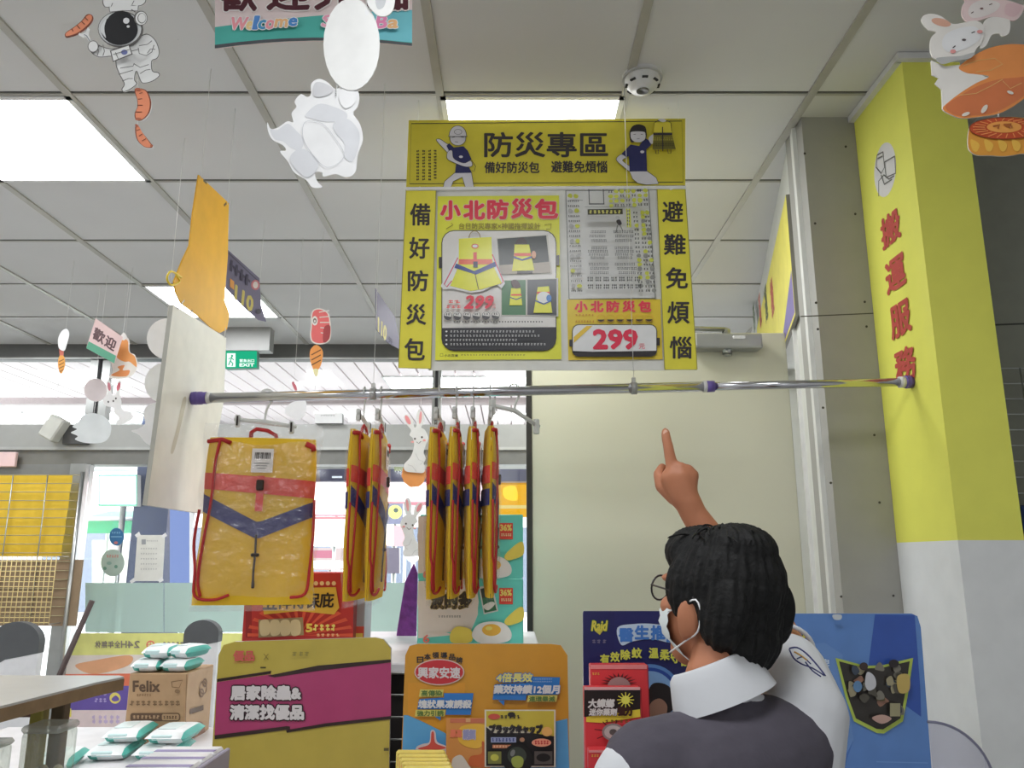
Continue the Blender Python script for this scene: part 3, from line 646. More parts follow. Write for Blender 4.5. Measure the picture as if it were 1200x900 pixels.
def make_bag():
    t = thing('packed_backpack', 'x', 'backpack', (0, 0, 0))
    W = lambda z: hw(z)
    link('bag_body', cushion(BY, -.125, -.59, W, lambda x, z, t_: depth(x, z)), t)
    L, R = -.16, .16
    link('red_band', strip([(L, -.226), (R, -.248)], [(L, -.272), (R, -.298)], BR), t)
    link('red_band', strip([(L, -.236), (R, -.236)], [(L, -.285), (R, -.285)], BR, back=True), t)
    link('navy_band', strip([(L, -.281), (.004, -.366), (R, -.302)], [(L, -.33), (.004, -.412), (R, -.345)], BN, off=.004), t)
    link('navy_band', strip([(L, -.3), (R, -.3)], [(L, -.345), (R, -.345)], BN, off=.004, back=True), t)
    link('red_tab', strip([(-.006, -.235), (.014, -.235)], [(-.006, -.335), (.014, -.335)], BR, 4, .007), t)
    link('buckle', M().box(on(.004, -.262, .012), (.02, .012, .03), BK_, .003), t)
    link('drawcord', M().tube([on(.002, -.4), on(.002, -.45), on(.0, -.5), on(.001, -.54)], .003, BK_).box(on(.002, -.455, .008), (.022, .012, .01), BK_, .003).box(on(.001, -.535, .006), (.008, .006, .02), BK_, .002), t)
    for pts in ([(-.115, -.135), (-.122, -.2), (-.125, -.3), (-.138, -.42), (-.145, -.52), (-.135, -.567)], [(-.158, -.33), (-.165, -.42), (-.155, -.5), (-.15, -.565), (-.1, -.575), (-.06, -.562)], [(.15, -.3), (.152, -.4), (.148, -.5), (.14, -.56), (.1, -.57)]):
        link('strap_cord', M().tube([on(*p) for p in catmull_open(pts)], .0042, CORD), t)
    link('strap_cord', M().tube([on(-.15, -.137), on(-.11, -.132), on(-.085, -.142)], .006, CORD), t)
    link('strap_cord', M().tube([on(.12, -.14), on(.14, -.148), on(.143, -.16)], .008, CORD), t)
    link('carry_handle', M().tube([(-.035, -.004, -.128), (-.034, -.006, -.108), (-.02, -.008, -.098), (.01, -.008, -.102), (.034, -.006, -.115), (.037, -.004, -.132)], .006, CORD), t)
    tg = M(); tg.box(on(.005, -.192, .006), (.058, .002, .068), mat((196, 190, 184), .4), 0)
    for k in range(11): tg.box((-.015 + k * .004, on(.005, -.178, .0078)[1], -.178), (.0016 + .0008 * (k % 3), .0006, .018), BK_)
    for k in range(3): tg.box((.004, on(.005, -.2, .0078)[1], -.2 - k * .007), (.04 - k * .008, .0006, .0022), mat((120, 116, 112)))
    link('price_tag', tg, t)
    h = M(); h.tube(catmull_open([(-.012, 0, -.004), (-.016, 0, .012), (0, 0, .021), (.016, 0, .012), (.016, 0, -.01), (.004, 0, -.035), (0, 0, -.06), (.0, 0, -.074)], 3), .0034, HANG)
    h.tube([(-.085, 0, -.07), (0, 0, -.076), (.09, 0, -.088)], [.005, .008, .005], HANG)
    for x, z in ((-.075, -.075), (.075, -.09)): h.box((x, 0, z), (.014, .016, .036), HANG, .003)
    hg = link('hanger', h, t)
    for x, z in ((-.075, -.075), (.075, -.09)): link('hanger_clip', M().box((x, -.0085, z), (.005, .003, .028), BK_), hg)
    sl = clear((255, 255, 255), .11, .035, .16, 1.0, 26, 0)
    link('plastic_sleeve', cushion(sl, -.082, -.607, lambda z: .162 + .004 * math.sin(z * 40), lambda x, z, t_: .004 + max(depth(x, min(-.13, max(-.58, z))) + .008, 0) * max(.15, min(1, t_ * 5, (1 - t_) * 7)) * max(0, 1 - (x / .168) ** 6) ** .5), t)
    return t
def catmull_open(p, n=4):
    out = []; P_ = [tuple(q) for q in p]; D = len(P_[0]); ext = [P_[0]] + P_ + [P_[-1]]
    for i in range(1, len(ext) - 2):
        p0, p1, p2, p3 = ext[i - 1:i + 3]
        for k in range(n):
            t = k / n; out.append(tuple(.5 * (2 * p1[j] + (p2[j] - p0[j]) * t + (2 * p0[j] - 5 * p1[j] + 4 * p2[j] - p3[j]) * t * t + (3 * p1[j] - p0[j] - 3 * p2[j] + p3[j]) * t ** 3) for j in range(D)))
    return out + [P_[-1]]
bag = make_bag()
def hang(o, px, yaw): q = onpole(px); o.location = (q.x, q.y, q.z); o.rotation_euler = (0, 0, math.radians(yaw))
bag['label'] = 'yellow backpack in clear sleeve facing front at the pole left end'
for px, yaw, lab in ((427.5, 88, 'edge-on bagged backpack, left one of the pair at pole middle'), (447, 92, 'edge-on bagged backpack, right one of the pair at pole middle'),
                     (515.5, 87, 'edge-on bagged backpack, leftmost of the bunch before the teal boxes'), (535, 90, 'edge-on bagged backpack, second from left in the bunch'),
                     (555, 91, 'edge-on bagged backpack, third from left in the bunch'), (574.5, 93, 'edge-on bagged backpack, rightmost of the bunch beside the bare hanger')):
    o = dup(bag, label=lab); hang(o, px, yaw); o.scale = (.9, .74, .97)
for o in [o for o in COL.objects if o.get('category') == 'backpack' and o is not bag]: o['group'] = 'backpacks hung edge-on'
hang(bag, 313, 9); bag.scale = (1, 1, .985)
q = onpole(603); t = thing('clothes_hanger', 'empty clear plastic hanger with clips at the right of the bags', 'hanger', q)
g = M(); R_ = Matrix.Rotation(math.radians(32), 3, 'Z')
hk = [(-.012, 0, -.004), (-.016, 0, .012), (0, 0, .021), (.016, 0, .012), (.016, 0, -.01), (.004, 0, -.035), (0, 0, -.055)]
g.tube([R_ @ V(p) + q for p in catmull_open(hk, 3)], .0034, HANG); link('hook', g, t)
g = M(); g.tube([R_ @ V(p) + q for p in ((-.08, 0, -.05), (0, 0, -.058), (.085, 0, -.098))], [.006, .007, .006], HANG); link('bar', g, t)
for x, z in ((-.075, -.055), (.075, -.098)): link('clip', M().box(R_ @ V((x, 0, z)) + q, (.016, .016, .045), HANG, .003, rot=math.radians(32)), t)
# ------------------------------------------------------------------ hanging cards, sheets and mobiles
OUT = (84, 82, 80); SUIT = (196, 196, 194); SAUS = (196, 118, 84); SAUD = (110, 56, 40)
def sausage(b, pts, cuts, caps):
    b.slab(SAUD, catmull([(x, y) for x, y in pts]), .004, (214, 210, 204)); cx = sum(p[0] for p in pts) / len(pts); cy = sum(p[1] for p in pts) / len(pts)
    b.smooth(SAUS, [(cx + (x - cx) * .86, cy + (y - cy) * .95) for x, y in pts])
    for c in cuts: b.line((90, 44, 32), c, .8)
    for c in caps: b.ell((150, 84, 60), *c)
Y0 = 1.62
t = thing('hanging_mobile', 'mobile of a chef-hatted astronaut card with two sausages', 'hanging decoration', P(142, 175, Y0))
b = Board((0, Y0, 0), yaw=.12).frame(6, 60, 0)
body = [(345, 325), (440, 345), (560, 310), (620, 262), (680, 243), (735, 290), (760, 365), (745, 410), (708, 430), (712, 500), (752, 512), (760, 535), (715, 570), (655, 586), (630, 570), (600, 500), (586, 560), (602, 590), (560, 625), (515, 645), (498, 630), (515, 590), (485, 530), (460, 470), (440, 400), (340, 402), (285, 370), (270, 325), (285, 300), (315, 300)]
b.slab(SUIT, catmull(body, 4), .003).curve(OUT, body, .8)
b.slab(SUIT, [(268, 292), (280, 285), (262, 240), (270, 205), (258, 192), (246, 228), (218, 240), (200, 232), (192, 245), (225, 266), (245, 262)], .003).line((120, 124, 130), [(274, 292), (250, 254), (232, 245)], 1)
b.slab(SAUD, catmull([(98, 246), (112, 226), (160, 195), (215, 150), (245, 112), (270, 102), (294, 116), (290, 150), (250, 198), (190, 240), (140, 258), (105, 264)]), .003)
b.smooth(SAUS, [(104, 246), (116, 230), (162, 200), (218, 155), (250, 120), (272, 108), (288, 118), (284, 148), (246, 192), (188, 234), (140, 252), (110, 258)])
for q in ([(148, 208), (158, 226)], [(184, 182), (205, 208)], [(216, 156), (240, 178)], [(240, 128), (262, 150)]): b.line((90, 44, 32), q, .9)
b.ell(OUT, 300, 335, 38, 42).ell(SUIT, 300, 335, 33, 37).line(OUT, [(330, 400), (338, 372), (334, 350), (345, 325)], .8).line(OUT, [(370, 402), (380, 370), (370, 325)], .8)
hat = [(368, 20), (385, 60), (425, 62), (480, 70), (535, 70), (575, 52), (620, 54), (655, 40), (672, 10), (660, -40), (600, -70), (520, -90), (430, -70), (375, -40)]
b.slab(SUIT, catmull(hat), .003).curve(OUT, hat, .8)
b.poly(SUIT, [(415, 62), (620, 52), (615, 90), (420, 98)]).line(OUT, [(415, 62), (420, 98), (515, 88), (615, 90), (620, 52)], .7).line(OUT, [(430, 60), (440, 35)], .7).line(OUT, [(575, 50), (590, 20)], .7)
b.slab(OUT, ellpts(495, 218, 158, 126), .003).ell((172, 174, 174), 492, 218, 150, 119).ell((30, 30, 32), 500, 212, 112, 118).ell((30, 30, 32), 490, 228, 128, 106)
b.smooth((186, 188, 188), [(400, 150), (362, 200), (362, 240), (395, 285), (386, 240), (386, 200)]).ell((190, 190, 190), 538, 165, 22, 21).ell((190, 190, 190), 552, 206, 11, 9)
b.ell(OUT, 640, 148, 48, 52).ell(SUIT, 644, 150, 40, 46).ell(OUT, 648, 150, 30, 36).ell(SUIT, 650, 150, 26, 32).line(OUT, [(575, 90), (605, 110)], 1)
for q in ([(630, 345), (690, 335), (720, 310)], [(625, 360), (632, 400), (680, 415), (720, 390), (735, 340)], [(575, 385), (625, 372)], [(690, 400), (710, 370), (745, 372)], [(500, 505), (590, 490), (598, 470)], [(598, 475), (640, 500), (700, 480)], [(490, 550), (590, 520)], [(640, 545), (680, 520), (712, 515)], [(515, 598), (560, 580), (590, 580)]): b.line(OUT, q, .8)
b.poly(OUT, [(430, 385), (565, 345), (590, 412), (452, 466)]).poly(SUIT, [(440, 390), (562, 352), (580, 408), (456, 458)]).ell((96, 104, 150), 532, 398, 22, 18).line(OUT, [(470, 400), (490, 445)], .6).line(OUT, [(455, 415), (575, 378)], .6)
b.build('astronaut_card', t)
for pts, cuts, caps in (([(590, 628), (630, 622), (672, 640), (698, 690), (704, 740), (690, 795), (655, 835), (615, 850), (590, 832), (588, 795), (606, 750), (604, 700), (590, 655)], ([(612, 700), (640, 696)], [(606, 742), (645, 742)], [(596, 790), (640, 790)], [(622, 660), (645, 655)]), ((612, 632, 22, 10, 0), (615, 842, 22, 10, 0))),
                        ([(595, 880), (612, 884), (640, 930), (672, 970), (706, 1014), (716, 1024), (704, 1040), (660, 1036), (615, 1000), (596, 960), (590, 915)], ([(600, 920), (624, 912)], [(618, 960), (642, 944)], [(640, 994), (668, 978)]), ((604, 886, 14, 8, 30), (708, 1030, 10, 8, 40)))):
    b = Board((0, Y0, 0), yaw=.12).frame(6, 60, 0); sausage(b, pts, cuts, caps); b.build('sausage_card', t)
string(t, P(140, -8, Y0)); q0, q1 = P(161, 96, Y0), P(162, 106, Y0)
g = M(); g.tube([P(161, 92, Y0), P(162, 107, Y0)], .0008, WHITE, 6); g.tube([P(162, 138, Y0), P(160.5, 150, Y0)], .0008, WHITE, 6); link('string', g, t)

# welcome banner
t = thing('welcome_banner', 'curved pink and teal welcome banner hanging at the top', 'banner', P(368, 57, 1.68))
b = Board((0, 1.68, 0), rough=.3)
def arc(y0, ym, y1, n=8): return [(252 + 231 * k / n, y0 * (1 - k / n) ** 2 + 2 * ym * (k / n) * (1 - k / n) + y1 * (k / n) ** 2) for k in range(n + 1)]
b.slab((196, 180, 178), [(252, -26), (483, -26)] + arc(57, 40, 54)[::-1], .003)
b.poly((64, 152, 142), arc(32, 16, 12) + arc(57, 40, 54)[::-1]).poly((96, 168, 178), [(405, 15), (483, 12), (483, 50), (405, 43)]).poly((70, 72, 76), arc(53, 37, 51) + arc(57, 40, 54)[::-1])
for ch, *bx in (('歡', 260, -27, 300, 13), ('迎', 314, -27, 362, 12), ('光', 370, -27, 418, 12), ('臨', 432, -27, 477, 12)): b.text((72, 32, 40), ch, *bx, 1.6, (206, 198, 194), 1.6)
for ch, col, *bx in (('W', (226, 132, 140), 270, 22, 289, 36), ('e', (212, 178, 120), 289, 27, 296, 36), ('l', (70, 120, 180), 297, 21, 302, 36), ('c', (60, 130, 170), 303, 26, 311, 36), ('o', (226, 132, 140), 312, 26, 321, 36), ('m', (220, 160, 110), 323, 25, 337, 34), ('e', (60, 120, 180), 339, 24, 348, 33), ('S', (226, 140, 160), 378, 21, 388, 34), ('B', (226, 120, 160), 441, 22, 453, 36), ('a', (216, 160, 110), 455, 27, 466, 36)):
    b.text(col, ch, *bx, .8, (210, 206, 202), 1, .18)
b.build('banner_sheet', t)
for x in (262, 474): string(t, P(x, -26, 1.68))

# white mobile: small card, egg disc, ghostly back of a bunny card
Y0 = 1.5
t = thing('hanging_mobile', 'white mobile of an egg-shaped disc above a frosted bunny back', 'hanging decoration', P(380, 215, Y0))
FR = clear((226, 228, 228), .05, .6, .3); MILK = mat((206, 207, 201), .35)
b = Board((0, Y0, 0)); b.slab(MILK, ellpts(412, 52, 33, 54), .003); b.ell((206, 206, 204), 430, 15, 2, 4, n=8); b.build('egg_disc', t)
b = Board((0, Y0 - .006, 0)); b.slab(MILK, catmull([(436, -14), (460, -12), (462, 6), (456, 17), (446, 19), (438, 14), (430, 2)]), .003).smooth((170, 172, 174), [(440, -8), (452, -6), (450, 8), (442, 10)]); b.build('small_card', t)
b = Board((0, Y0 + .004, 0)).frame(3.912, 240, 0)
gh = [(487, 430), (488, 385), (520, 362), (560, 375), (600, 408), (640, 388), (690, 400), (708, 440), (700, 490), (680, 520), (712, 570), (724, 640), (700, 715), (690, 790), (650, 813), (600, 798), (545, 810), (538, 790), (505, 792), (515, 830), (538, 858), (492, 858), (465, 825), (410, 790), (380, 740), (345, 695), (372, 690), (358, 665), (310, 640), (290, 600), (287, 560), (302, 590), (335, 585), (378, 556), (405, 560), (398, 520), (420, 490), (412, 465), (440, 432), (470, 445)]
b.slab((206, 207, 206), catmull(gh, 4), .003)
GP = (186, 187, 190)
b.smooth(GP, [(300, 595), (335, 595), (380, 568), (420, 600), (452, 640), (440, 690), (400, 680), (360, 650), (320, 638)]).smooth(GP, [(460, 530), (520, 478), (590, 490), (650, 520), (640, 552), (560, 560), (490, 545)])
b.smooth(GP, [(590, 570), (650, 545), (700, 590), (710, 650), (680, 740), (640, 720), (640, 660), (600, 610)]).smooth(GP, [(420, 690), (470, 690), (520, 740), (510, 785), (470, 815), (420, 780), (390, 730)]).smooth((180, 180, 182), [(495, 420), (510, 380), (560, 388), (590, 415), (560, 440), (510, 446)])
b.smooth((212, 213, 212), [(620, 420), (650, 400), (690, 420), (690, 470), (650, 500), (620, 470)]).curve((172, 173, 176), [(465, 560), (540, 570), (600, 640), (640, 720), (560, 770), (480, 690), (450, 620)], .6)
for k in range(4): b.ell((120, 120, 122), 602, 412 + 10 * k, 3, 3, n=8)
b.build('bunny_back', t)
g = M(); g.tube([P(395, 100, Y0), P(394, 112, Y0)], .0008, WHITE, 6); link('string', g, t); string(t, P(432, -14, Y0))

# bunnies and mooncake, top right
Y0 = 1.5
t = thing('hanging_mobile', 'mobile of two sleeping bunnies on an orange mooncake, by the yellow pillar', 'hanging decoration', P(1150, 186, Y0))
b = Board((0, Y0, 0), rough=.25, coat=.3).frame(4.5, 1050, 0)
BUN_AND_GLARE = (206, 200, 194); PNK = (206, 160, 156)
b.slab(BUN_AND_GLARE, [(185, 320), (260, 350), (350, 340), (470, 405), (560, 430), (330, 540), (245, 575), (240, 470), (205, 440), (225, 410), (190, 395)], .003)  # white patch stands for glare on the glossy card, painted in
cake = [(330, 355), (400, 300), (480, 258), (560, 238), (640, 234), (720, 250), (760, 330), (760, 440), (700, 500), (620, 560), (540, 600), (450, 615), (350, 624), (290, 605), (245, 575), (275, 540), (340, 490), (420, 440), (490, 405), (420, 392), (370, 385)]
b.slab((206, 128, 64), catmull(cake, 4), .003, (200, 190, 180))
b.smooth((190, 106, 62), [(260, 560), (330, 510), (430, 455), (540, 420), (640, 410), (740, 400), (745, 440), (690, 495), (600, 555), (500, 600), (350, 612), (290, 598)])
for q in ([(350, 350), (430, 320), (520, 310), (560, 340), (500, 372), (420, 380)], [(330, 505), (420, 495), (500, 455), (560, 420)], [(560, 430), (600, 470), (660, 440)]): b.line((222, 160, 96), q, .8)
for q in (ellpts(365, 605, 22, 9, -20), ellpts(462, 578, 26, 12, -55), ellpts(598, 492, 18, 8, 20)): b.poly((214, 196, 184), q)
b.slab(BUN_AND_GLARE, catmull([(455, 130), (500, 95), (580, 95), (598, 130), (590, 180), (560, 196), (540, 182), (500, 190), (470, 245), (440, 250)]), .003)
b.slab((206, 182, 180), catmull([(345, 90), (345, 40), (360, 10), (335, -5), (380, -12), (450, -20), (520, -5), (590, 10), (650, 30), (672, 42), (650, 90), (615, 115), (560, 100), (500, 95), (430, 115), (380, 125)]), .003)
b.smooth((212, 196, 192), [(375, 70), (400, 25), (470, 5), (540, 25), (520, 65), (450, 95), (395, 100)]).smooth((200, 170, 172), [(575, 30), (625, 25), (660, 45), (620, 95), (570, 80)])
b.line((90, 70, 70), [(390, 78), (402, 70)], .9).line((90, 70, 70), [(484, 34), (500, 28)], .9).ell((120, 84, 84), 444, 54, 9, 5)
b.slab(BUN_AND_GLARE, catmull([(130, 125), (135, 95), (175, 82), (230, 95), (290, 135), (350, 128), (410, 118), (450, 140), (455, 190), (440, 240), (420, 260), (390, 300), (330, 312), (270, 316), (215, 322), (185, 305), (172, 260), (180, 205), (205, 178), (165, 165)], 4), .003)
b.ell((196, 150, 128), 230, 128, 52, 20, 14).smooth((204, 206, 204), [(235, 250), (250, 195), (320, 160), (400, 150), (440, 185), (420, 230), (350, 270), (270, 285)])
b.line((60, 56, 56), [(290, 264), (304, 252)], 1).line((60, 56, 56), [(388, 186), (406, 178)], 1).ell((84, 74, 74), 348, 222, 11, 6).ell((216, 138, 134), 290, 283, 15, 10).ell((216, 138, 134), 430, 180, 15, 9).smooth((160, 160, 158), [(200, 322), (260, 312), (330, 308), (400, 290), (380, 320), (300, 335), (230, 352)])
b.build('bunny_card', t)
b = Board((0, Y0, 0), rough=.3).frame(4.5, 1050, 0)
b.slab((196, 134, 44), catmull([(382, 700), (400, 660), (470, 630), (560, 618), (650, 620), (730, 640), (760, 690), (755, 770), (720, 810), (660, 810), (620, 818), (560, 824), (500, 820), (430, 818), (395, 800), (380, 770)], 4), .003, (190, 180, 170))
for k in range(5): b.smooth((222, 160, 56), [(392 + 72 * k, 738), (425 + 72 * k, 748), (440 + 72 * k, 770), (425 + 72 * k, 800), (402 + 72 * k, 790)])
b.smooth((176, 70, 36), ellpts(570, 680, 188, 58, n=16)).curve((120, 56, 30), ellpts(570, 680, 186, 57, n=18), 1).ell((212, 140, 62), 566, 674, 92, 30)
for k in range(22):
    a = k * 2 * PI / 22; b.line((214, 130, 70), [(568 + 104 * math.cos(a), 676 + 34 * math.sin(a)), (570 + 172 * math.cos(a + .12), 680 + 52 * math.sin(a + .12))], 1.1, lift=(k == 0))
b.line((150, 84, 40), [(505, 672), (540, 664), (530, 684)], 2).line((150, 84, 40), [(560, 664), (600, 660), (590, 682)], 2).line((150, 84, 40), [(570, 672), (606, 674)], 1.4)
b.build('mooncake_card', t); string(t, P(1160, -5, Y0)); g = M(); g.tube([P(1170, 128, Y0), P(1170, 140, Y0)], .0008, WHITE, 6); link('string', g, t)

# yellow sheet and the board below it, in a plane running into the shop at X = -.9
NX = (1, 0, 0)
t = thing('hanging_sheet', 'plain yellow back of a cut-out sign hanging above the white board', 'sign', P(240, 390, 2.2)); t.location.x = -.926; org[t] = t.location.copy()
b = Board((-.926, 2.2, 0), normal=NX, rough=.4)
YS_ = (222, 178, 22)
ysh = [(233, 205), (268, 238), (267, 300), (263, 352), (269, 368), (266, 386), (258, 390), (250, 386), (232, 370), (212, 355), (206, 342), (204, 330), (214, 305), (222, 288), (226, 250)]
b.slab(mat(YS_, .45, gain=1.25, trans=.3), ysh, .004)
for q in ([(238, 211), (242, 215)], [(262, 241), (265, 238)], [(222, 367), (225, 364)]): b.line((90, 76, 30), q, 1)
b.build('yellow_sheet', t)
g = M(); cs = [(b.w(b.uv(p))) for p in catmull([(212, 325), (200, 318), (195, 326), (200, 334), (210, 330), (206, 322)], 4)]; g.tube(cs, .003, mat(YS_, .45), 8); link('paper_curl', g, t)
for p in ((235, 210), (266, 240)): string(t, b.w(b.uv(p)))
b2 = Board((-.926, 2.2, 0), normal=NX, rough=.42)
t2 = thing('hanging_board', 'blank whitish board hanging under the yellow sheet at the pole left end', 'board', (-.926, 2.2, P(205, 598, 2.2).z))
b2.slab((196, 194, 182), [(203, 357), (265, 396), (262, 470), (238, 602), (172, 592), (187, 480)], .012, (150, 148, 138))
b2.smooth((170, 163, 140), [(214, 468), (218, 470), (209, 510), (203, 530), (200, 528), (207, 500)])
b2.build('board', t2)
for p, q in (((207, 362), (213, 352)), ((262, 396), (262, 384))): link('tie', M().tube([b2.w(b2.uv(p), .002), b2.w(b2.uv(q), .006)], .0014, WHITE, 6), t2)

# price signs seen from the side
def pricesign(lab, quad, Y, ang, tx):
    b = Board(P(quad[0][0], quad[0][1], Y), normal=(math.cos(ang), -math.sin(ang), 0), rough=.5)
    t = thing('price_sign', lab, 'sign', P(*quad[2], Y)); t.location = b.w(b.uv(quad[2])); org[t] = t.location.copy()
    b.slab((98, 94, 116), quad, .003)
    tx(b); b.build('sign_sheet', t); string(t, b.w(b.uv(quad[0]))); string(t, b.w(b.uv(quad[1])))
def tx1(b):
    b.line((70, 68, 84), [(267, 296), (303, 330)], 1)
    b.text((176, 162, 84), '110', 0, 0, 0, 0, .7, None, 1, 0, [(276, 334), (297, 350), (295, 366), (275, 350)])
    b.ell((168, 96, 104), 299, 334, 5, 6); b.ell((190, 180, 178), 299, 334, 3, 4); b.poly((190, 130, 60), [(269, 326), (274, 330), (274, 340), (269, 336)])
    for k in range(4): b.line((64, 60, 78), [(271 + 6 * k, 305 + 5.5 * k), (270 + 6 * k, 318 + 5.5 * k)], 2.6).line((64, 60, 78), [(269 + 6 * k, 309 + 5.5 * k), (274 + 6 * k, 314 + 5.5 * k)], 2)
    b.ell((60, 58, 70), 302, 365, 3, 3)
pricesign('purple price sign reading 110, hanging behind the yellow sheet', [(265, 291), (304, 326), (306, 358), (312, 377), (303, 375), (288, 362), (265, 338)], 3.1, .35, tx1)
def tx2(b):
    b.text((186, 176, 110), '110', 0, 0, 0, 0, .5, None, 1, 0, [(443, 372), (453, 384), (452, 400), (443, 388)]); b.text((66, 62, 88), '元', 0, 0, 0, 0, .2, None, 1, 0, [(455, 394), (460, 399), (460, 406), (455, 401)])
pricesign('lilac price sign reading 110, half behind the left side strip', [(440, 338), (463, 372), (468, 400), (470, 410), (455, 402), (441, 386)], 3.6, .35, tx2)

# smaller mobiles towards the shop front
def cards(lab, Y, base, specs, top, yaw=0.0, wires=()):
    t = thing('hanging_mobile', lab, 'hanging decoration', P(*base, Y))
    for i_, (nm, fn) in enumerate(specs):
        b = Board((0, Y + .006 * i_, 0), yaw=yaw, rough=.4); fn(b); b.build(nm, t)
    string(t, P(*top, Y))
    g = M()
    for p, q in wires: g.tube([P(*p, Y), P(*q, Y)], .0012, WHITE, 6)
    if wires: link('thread', g, t)
def steak(b):
    st = [(366, 366), (374, 362), (384, 367), (387, 380), (387, 395), (383, 401), (374, 403), (366, 400), (364, 392), (365, 382)]
    b.slab((206, 96, 96), catmull(st), .003, (205, 190, 186)).curve((206, 196, 190), st, 1.4).ell((206, 200, 196), 369, 376, 3.4, 5.5).ell((110, 84, 80), 369, 376, 2, 3).ell((206, 200, 196), 369, 376.5, 1, 1.6)
    for k in range(5): b.line((206, 196, 190), [(374 + k * .5, 366 + 6 * k), (386, 364 + 7 * k)], 1.1, lift=False)
    b.smooth((150, 60, 64), [(380, 384), (387, 382), (386, 397), (379, 401)])
def drum(b):
    b.slab((206, 134, 62), catmull([(365, 408), (371, 404), (378, 411), (377, 424), (373, 433), (368, 434), (364, 424), (363, 414)]), .003).slab((206, 196, 150), catmull([(367, 433), (373, 433), (372, 440), (369, 441)]), .003)
    for k in range(3): b.line((92, 60, 40), [(365, 416 + 6 * k), (376, 410 + 6 * k)], 1.2, lift=(k == 0))
cards('mobile of a red steak over an orange drumstick, by the exit sign', 3.4, (370, 452), (('steak_card', steak), ('drumstick_card', drum)), (374, 362), 0, (((371, 402), (371, 405)), ((370, 440), (369, 458))))
def knife(b): b.slab((212, 212, 214), catmull([(75, 386), (79, 386), (81, 392), (78, 404), (75, 411), (69, 408), (68, 398), (71, 390)]), .003)
def skew(b):
    b.slab((178, 92, 80), [(69, 407), (75, 408), (74, 418), (70, 417)], .003).slab((198, 140, 62), catmull([(70, 417), (75, 418), (76, 428), (72, 438), (69, 434), (68, 425)]), .003)
    for k in range(4): b.line((120, 74, 40), [(69, 424 + 4 * k), (75, 421 + 4 * k)], 1, lift=(k == 0))
cards('small mobile of a pale oval over a golden skewer, far left', 3.8, (67, 460), (('oval_card', knife), ('skewer_card', skew)), (77, 386), .2, (((71, 437), (69, 448)), ((69, 448), (66, 458))))
def wel(b):
    b.slab((196, 168, 166), [(112, 373), (144, 395), (134, 426), (101, 408)], .003).poly((70, 140, 112), [(104, 400), (136, 417), (134, 426), (101, 408)])
    b.text((76, 44, 48), '歡', 0, 0, 0, 0, .5, None, 1, 0, [(112, 383), (124, 391), (120, 404), (108, 396)]).text((76, 44, 48), '迎', 0, 0, 0, 0, .5, None, 1, 0, [(126, 392), (137, 400), (133, 412), (122, 405)])
t_ = None
cards('small pink and teal welcome card, tilted, hanging at far left', 4.2, (117, 426), (('welcome_card', wel),), (113, 375), .3)
def fox(b):
    fx = [(137, 403), (144, 394), (151, 398), (152, 412), (158, 416), (161, 426), (158, 436), (150, 442), (138, 444), (128, 442), (132, 436), (130, 425), (128, 420), (136, 416)]
    b.slab((202, 196, 188), catmull(fx), .003).smooth((204, 136, 70), [(138, 404), (144, 397), (150, 400), (151, 412), (158, 418), (160, 430), (152, 424), (146, 424), (138, 420), (136, 414)])
    b.smooth((200, 126, 70), [(130, 440), (140, 434), (138, 430), (146, 428), (144, 434), (152, 434), (148, 441)]).smooth((206, 204, 200), [(141, 395), (145, 390), (149, 395), (145, 399)])
cards('orange and white animal-shaped card hanging beside the small welcome card', 3.9, (145, 446), (('animal_card', fox),), (147, 392), .1)
def disc(cx, cy, r, c=(186, 176, 176)): return lambda b: b.slab(c, ellpts(cx, cy, r, r), .003)
RABC = (198, 197, 196)
def rabbit(b, s, ox, oy, flip=1):
    f = lambda pts: [(ox + flip * x * s, oy + y * s) for x, y in pts]
    e = lambda c, x, y, rx, ry, rot=0: b.ell(c, ox + flip * x * s, oy + y * s, rx * s, ry * s, rot * flip)
    b.slab(RABC, catmull(f([(-6, -4), (-4, 4), (-6, 14), (-10, 22), (-17, 30), (-15, 38), (-2, 40), (8, 40), (10, 33), (8, 28), (11, 22), (8, 14), (11, 4), (14, -4), (10, -14), (5, -18), (9, -26), (7, -38), (2, -40), (-1, -32), (-1, -20), (-4, -18), (-6, -28), (-13, -34), (-17, -30), (-14, -22), (-8, -14), (-10, -8)]), 4), .003, (205, 205, 203))
    e((216, 128, 132), -12, -27, 2.6, 6.4, -28); e((216, 140, 142), 4, -30, 1.8, 8, 6)
    e((60, 52, 52), -3, -3, 1.2, 1.3); e((60, 52, 52), 6, -5, 1.2, 1.3); e((216, 140, 136), -6, 1, 2, 1.3); e((216, 140, 136), 9, -1, 2, 1.3)
    b.line((90, 76, 76), f([(-1, 1), (2, 3), (5, 0)]), .6).curve((168, 166, 166), f([(-2, 16), (2, 24), (8, 26), (4, 30)]), .5, False).line((168, 166, 166), f([(-12, 30), (-6, 32), (-2, 38)]), .5)
cards('cream discs mobile, pink disc over a big torn pale disc, at left', 4.0, (108, 520), (('pink_disc', disc(112, 457, 13.5)), ('pale_disc', lambda b: b.slab((190, 194, 194), catmull([(108, 484), (122, 488), (130, 500), (127, 513), (118, 519), (100, 519), (88, 515), (91, 511), (83, 507), (90, 503), (85, 500), (92, 494), (97, 487)]), .003))), (112, 444), .1, (((112, 470), (110, 485)),))
def rab1(b):
    b.slab(RABC, catmull([(125, 448), (129, 447), (131, 462), (136, 461), (138, 448), (142, 447), (140, 460), (142, 470), (143, 480), (154, 484), (156, 490), (148, 495), (138, 498), (136, 494), (139, 490), (134, 484), (133, 478), (123, 475), (121, 468), (126, 461)], 4), .003)
    b.ell((178, 110, 120), 128, 453, 1.8, 5, -8).ell((196, 104, 116), 139, 453, 2, 5, 14)
    for p in ((127, 471), (133, 470), (136, 467)): b.ell((60, 54, 56), *p, 1, 1.3, n=8)
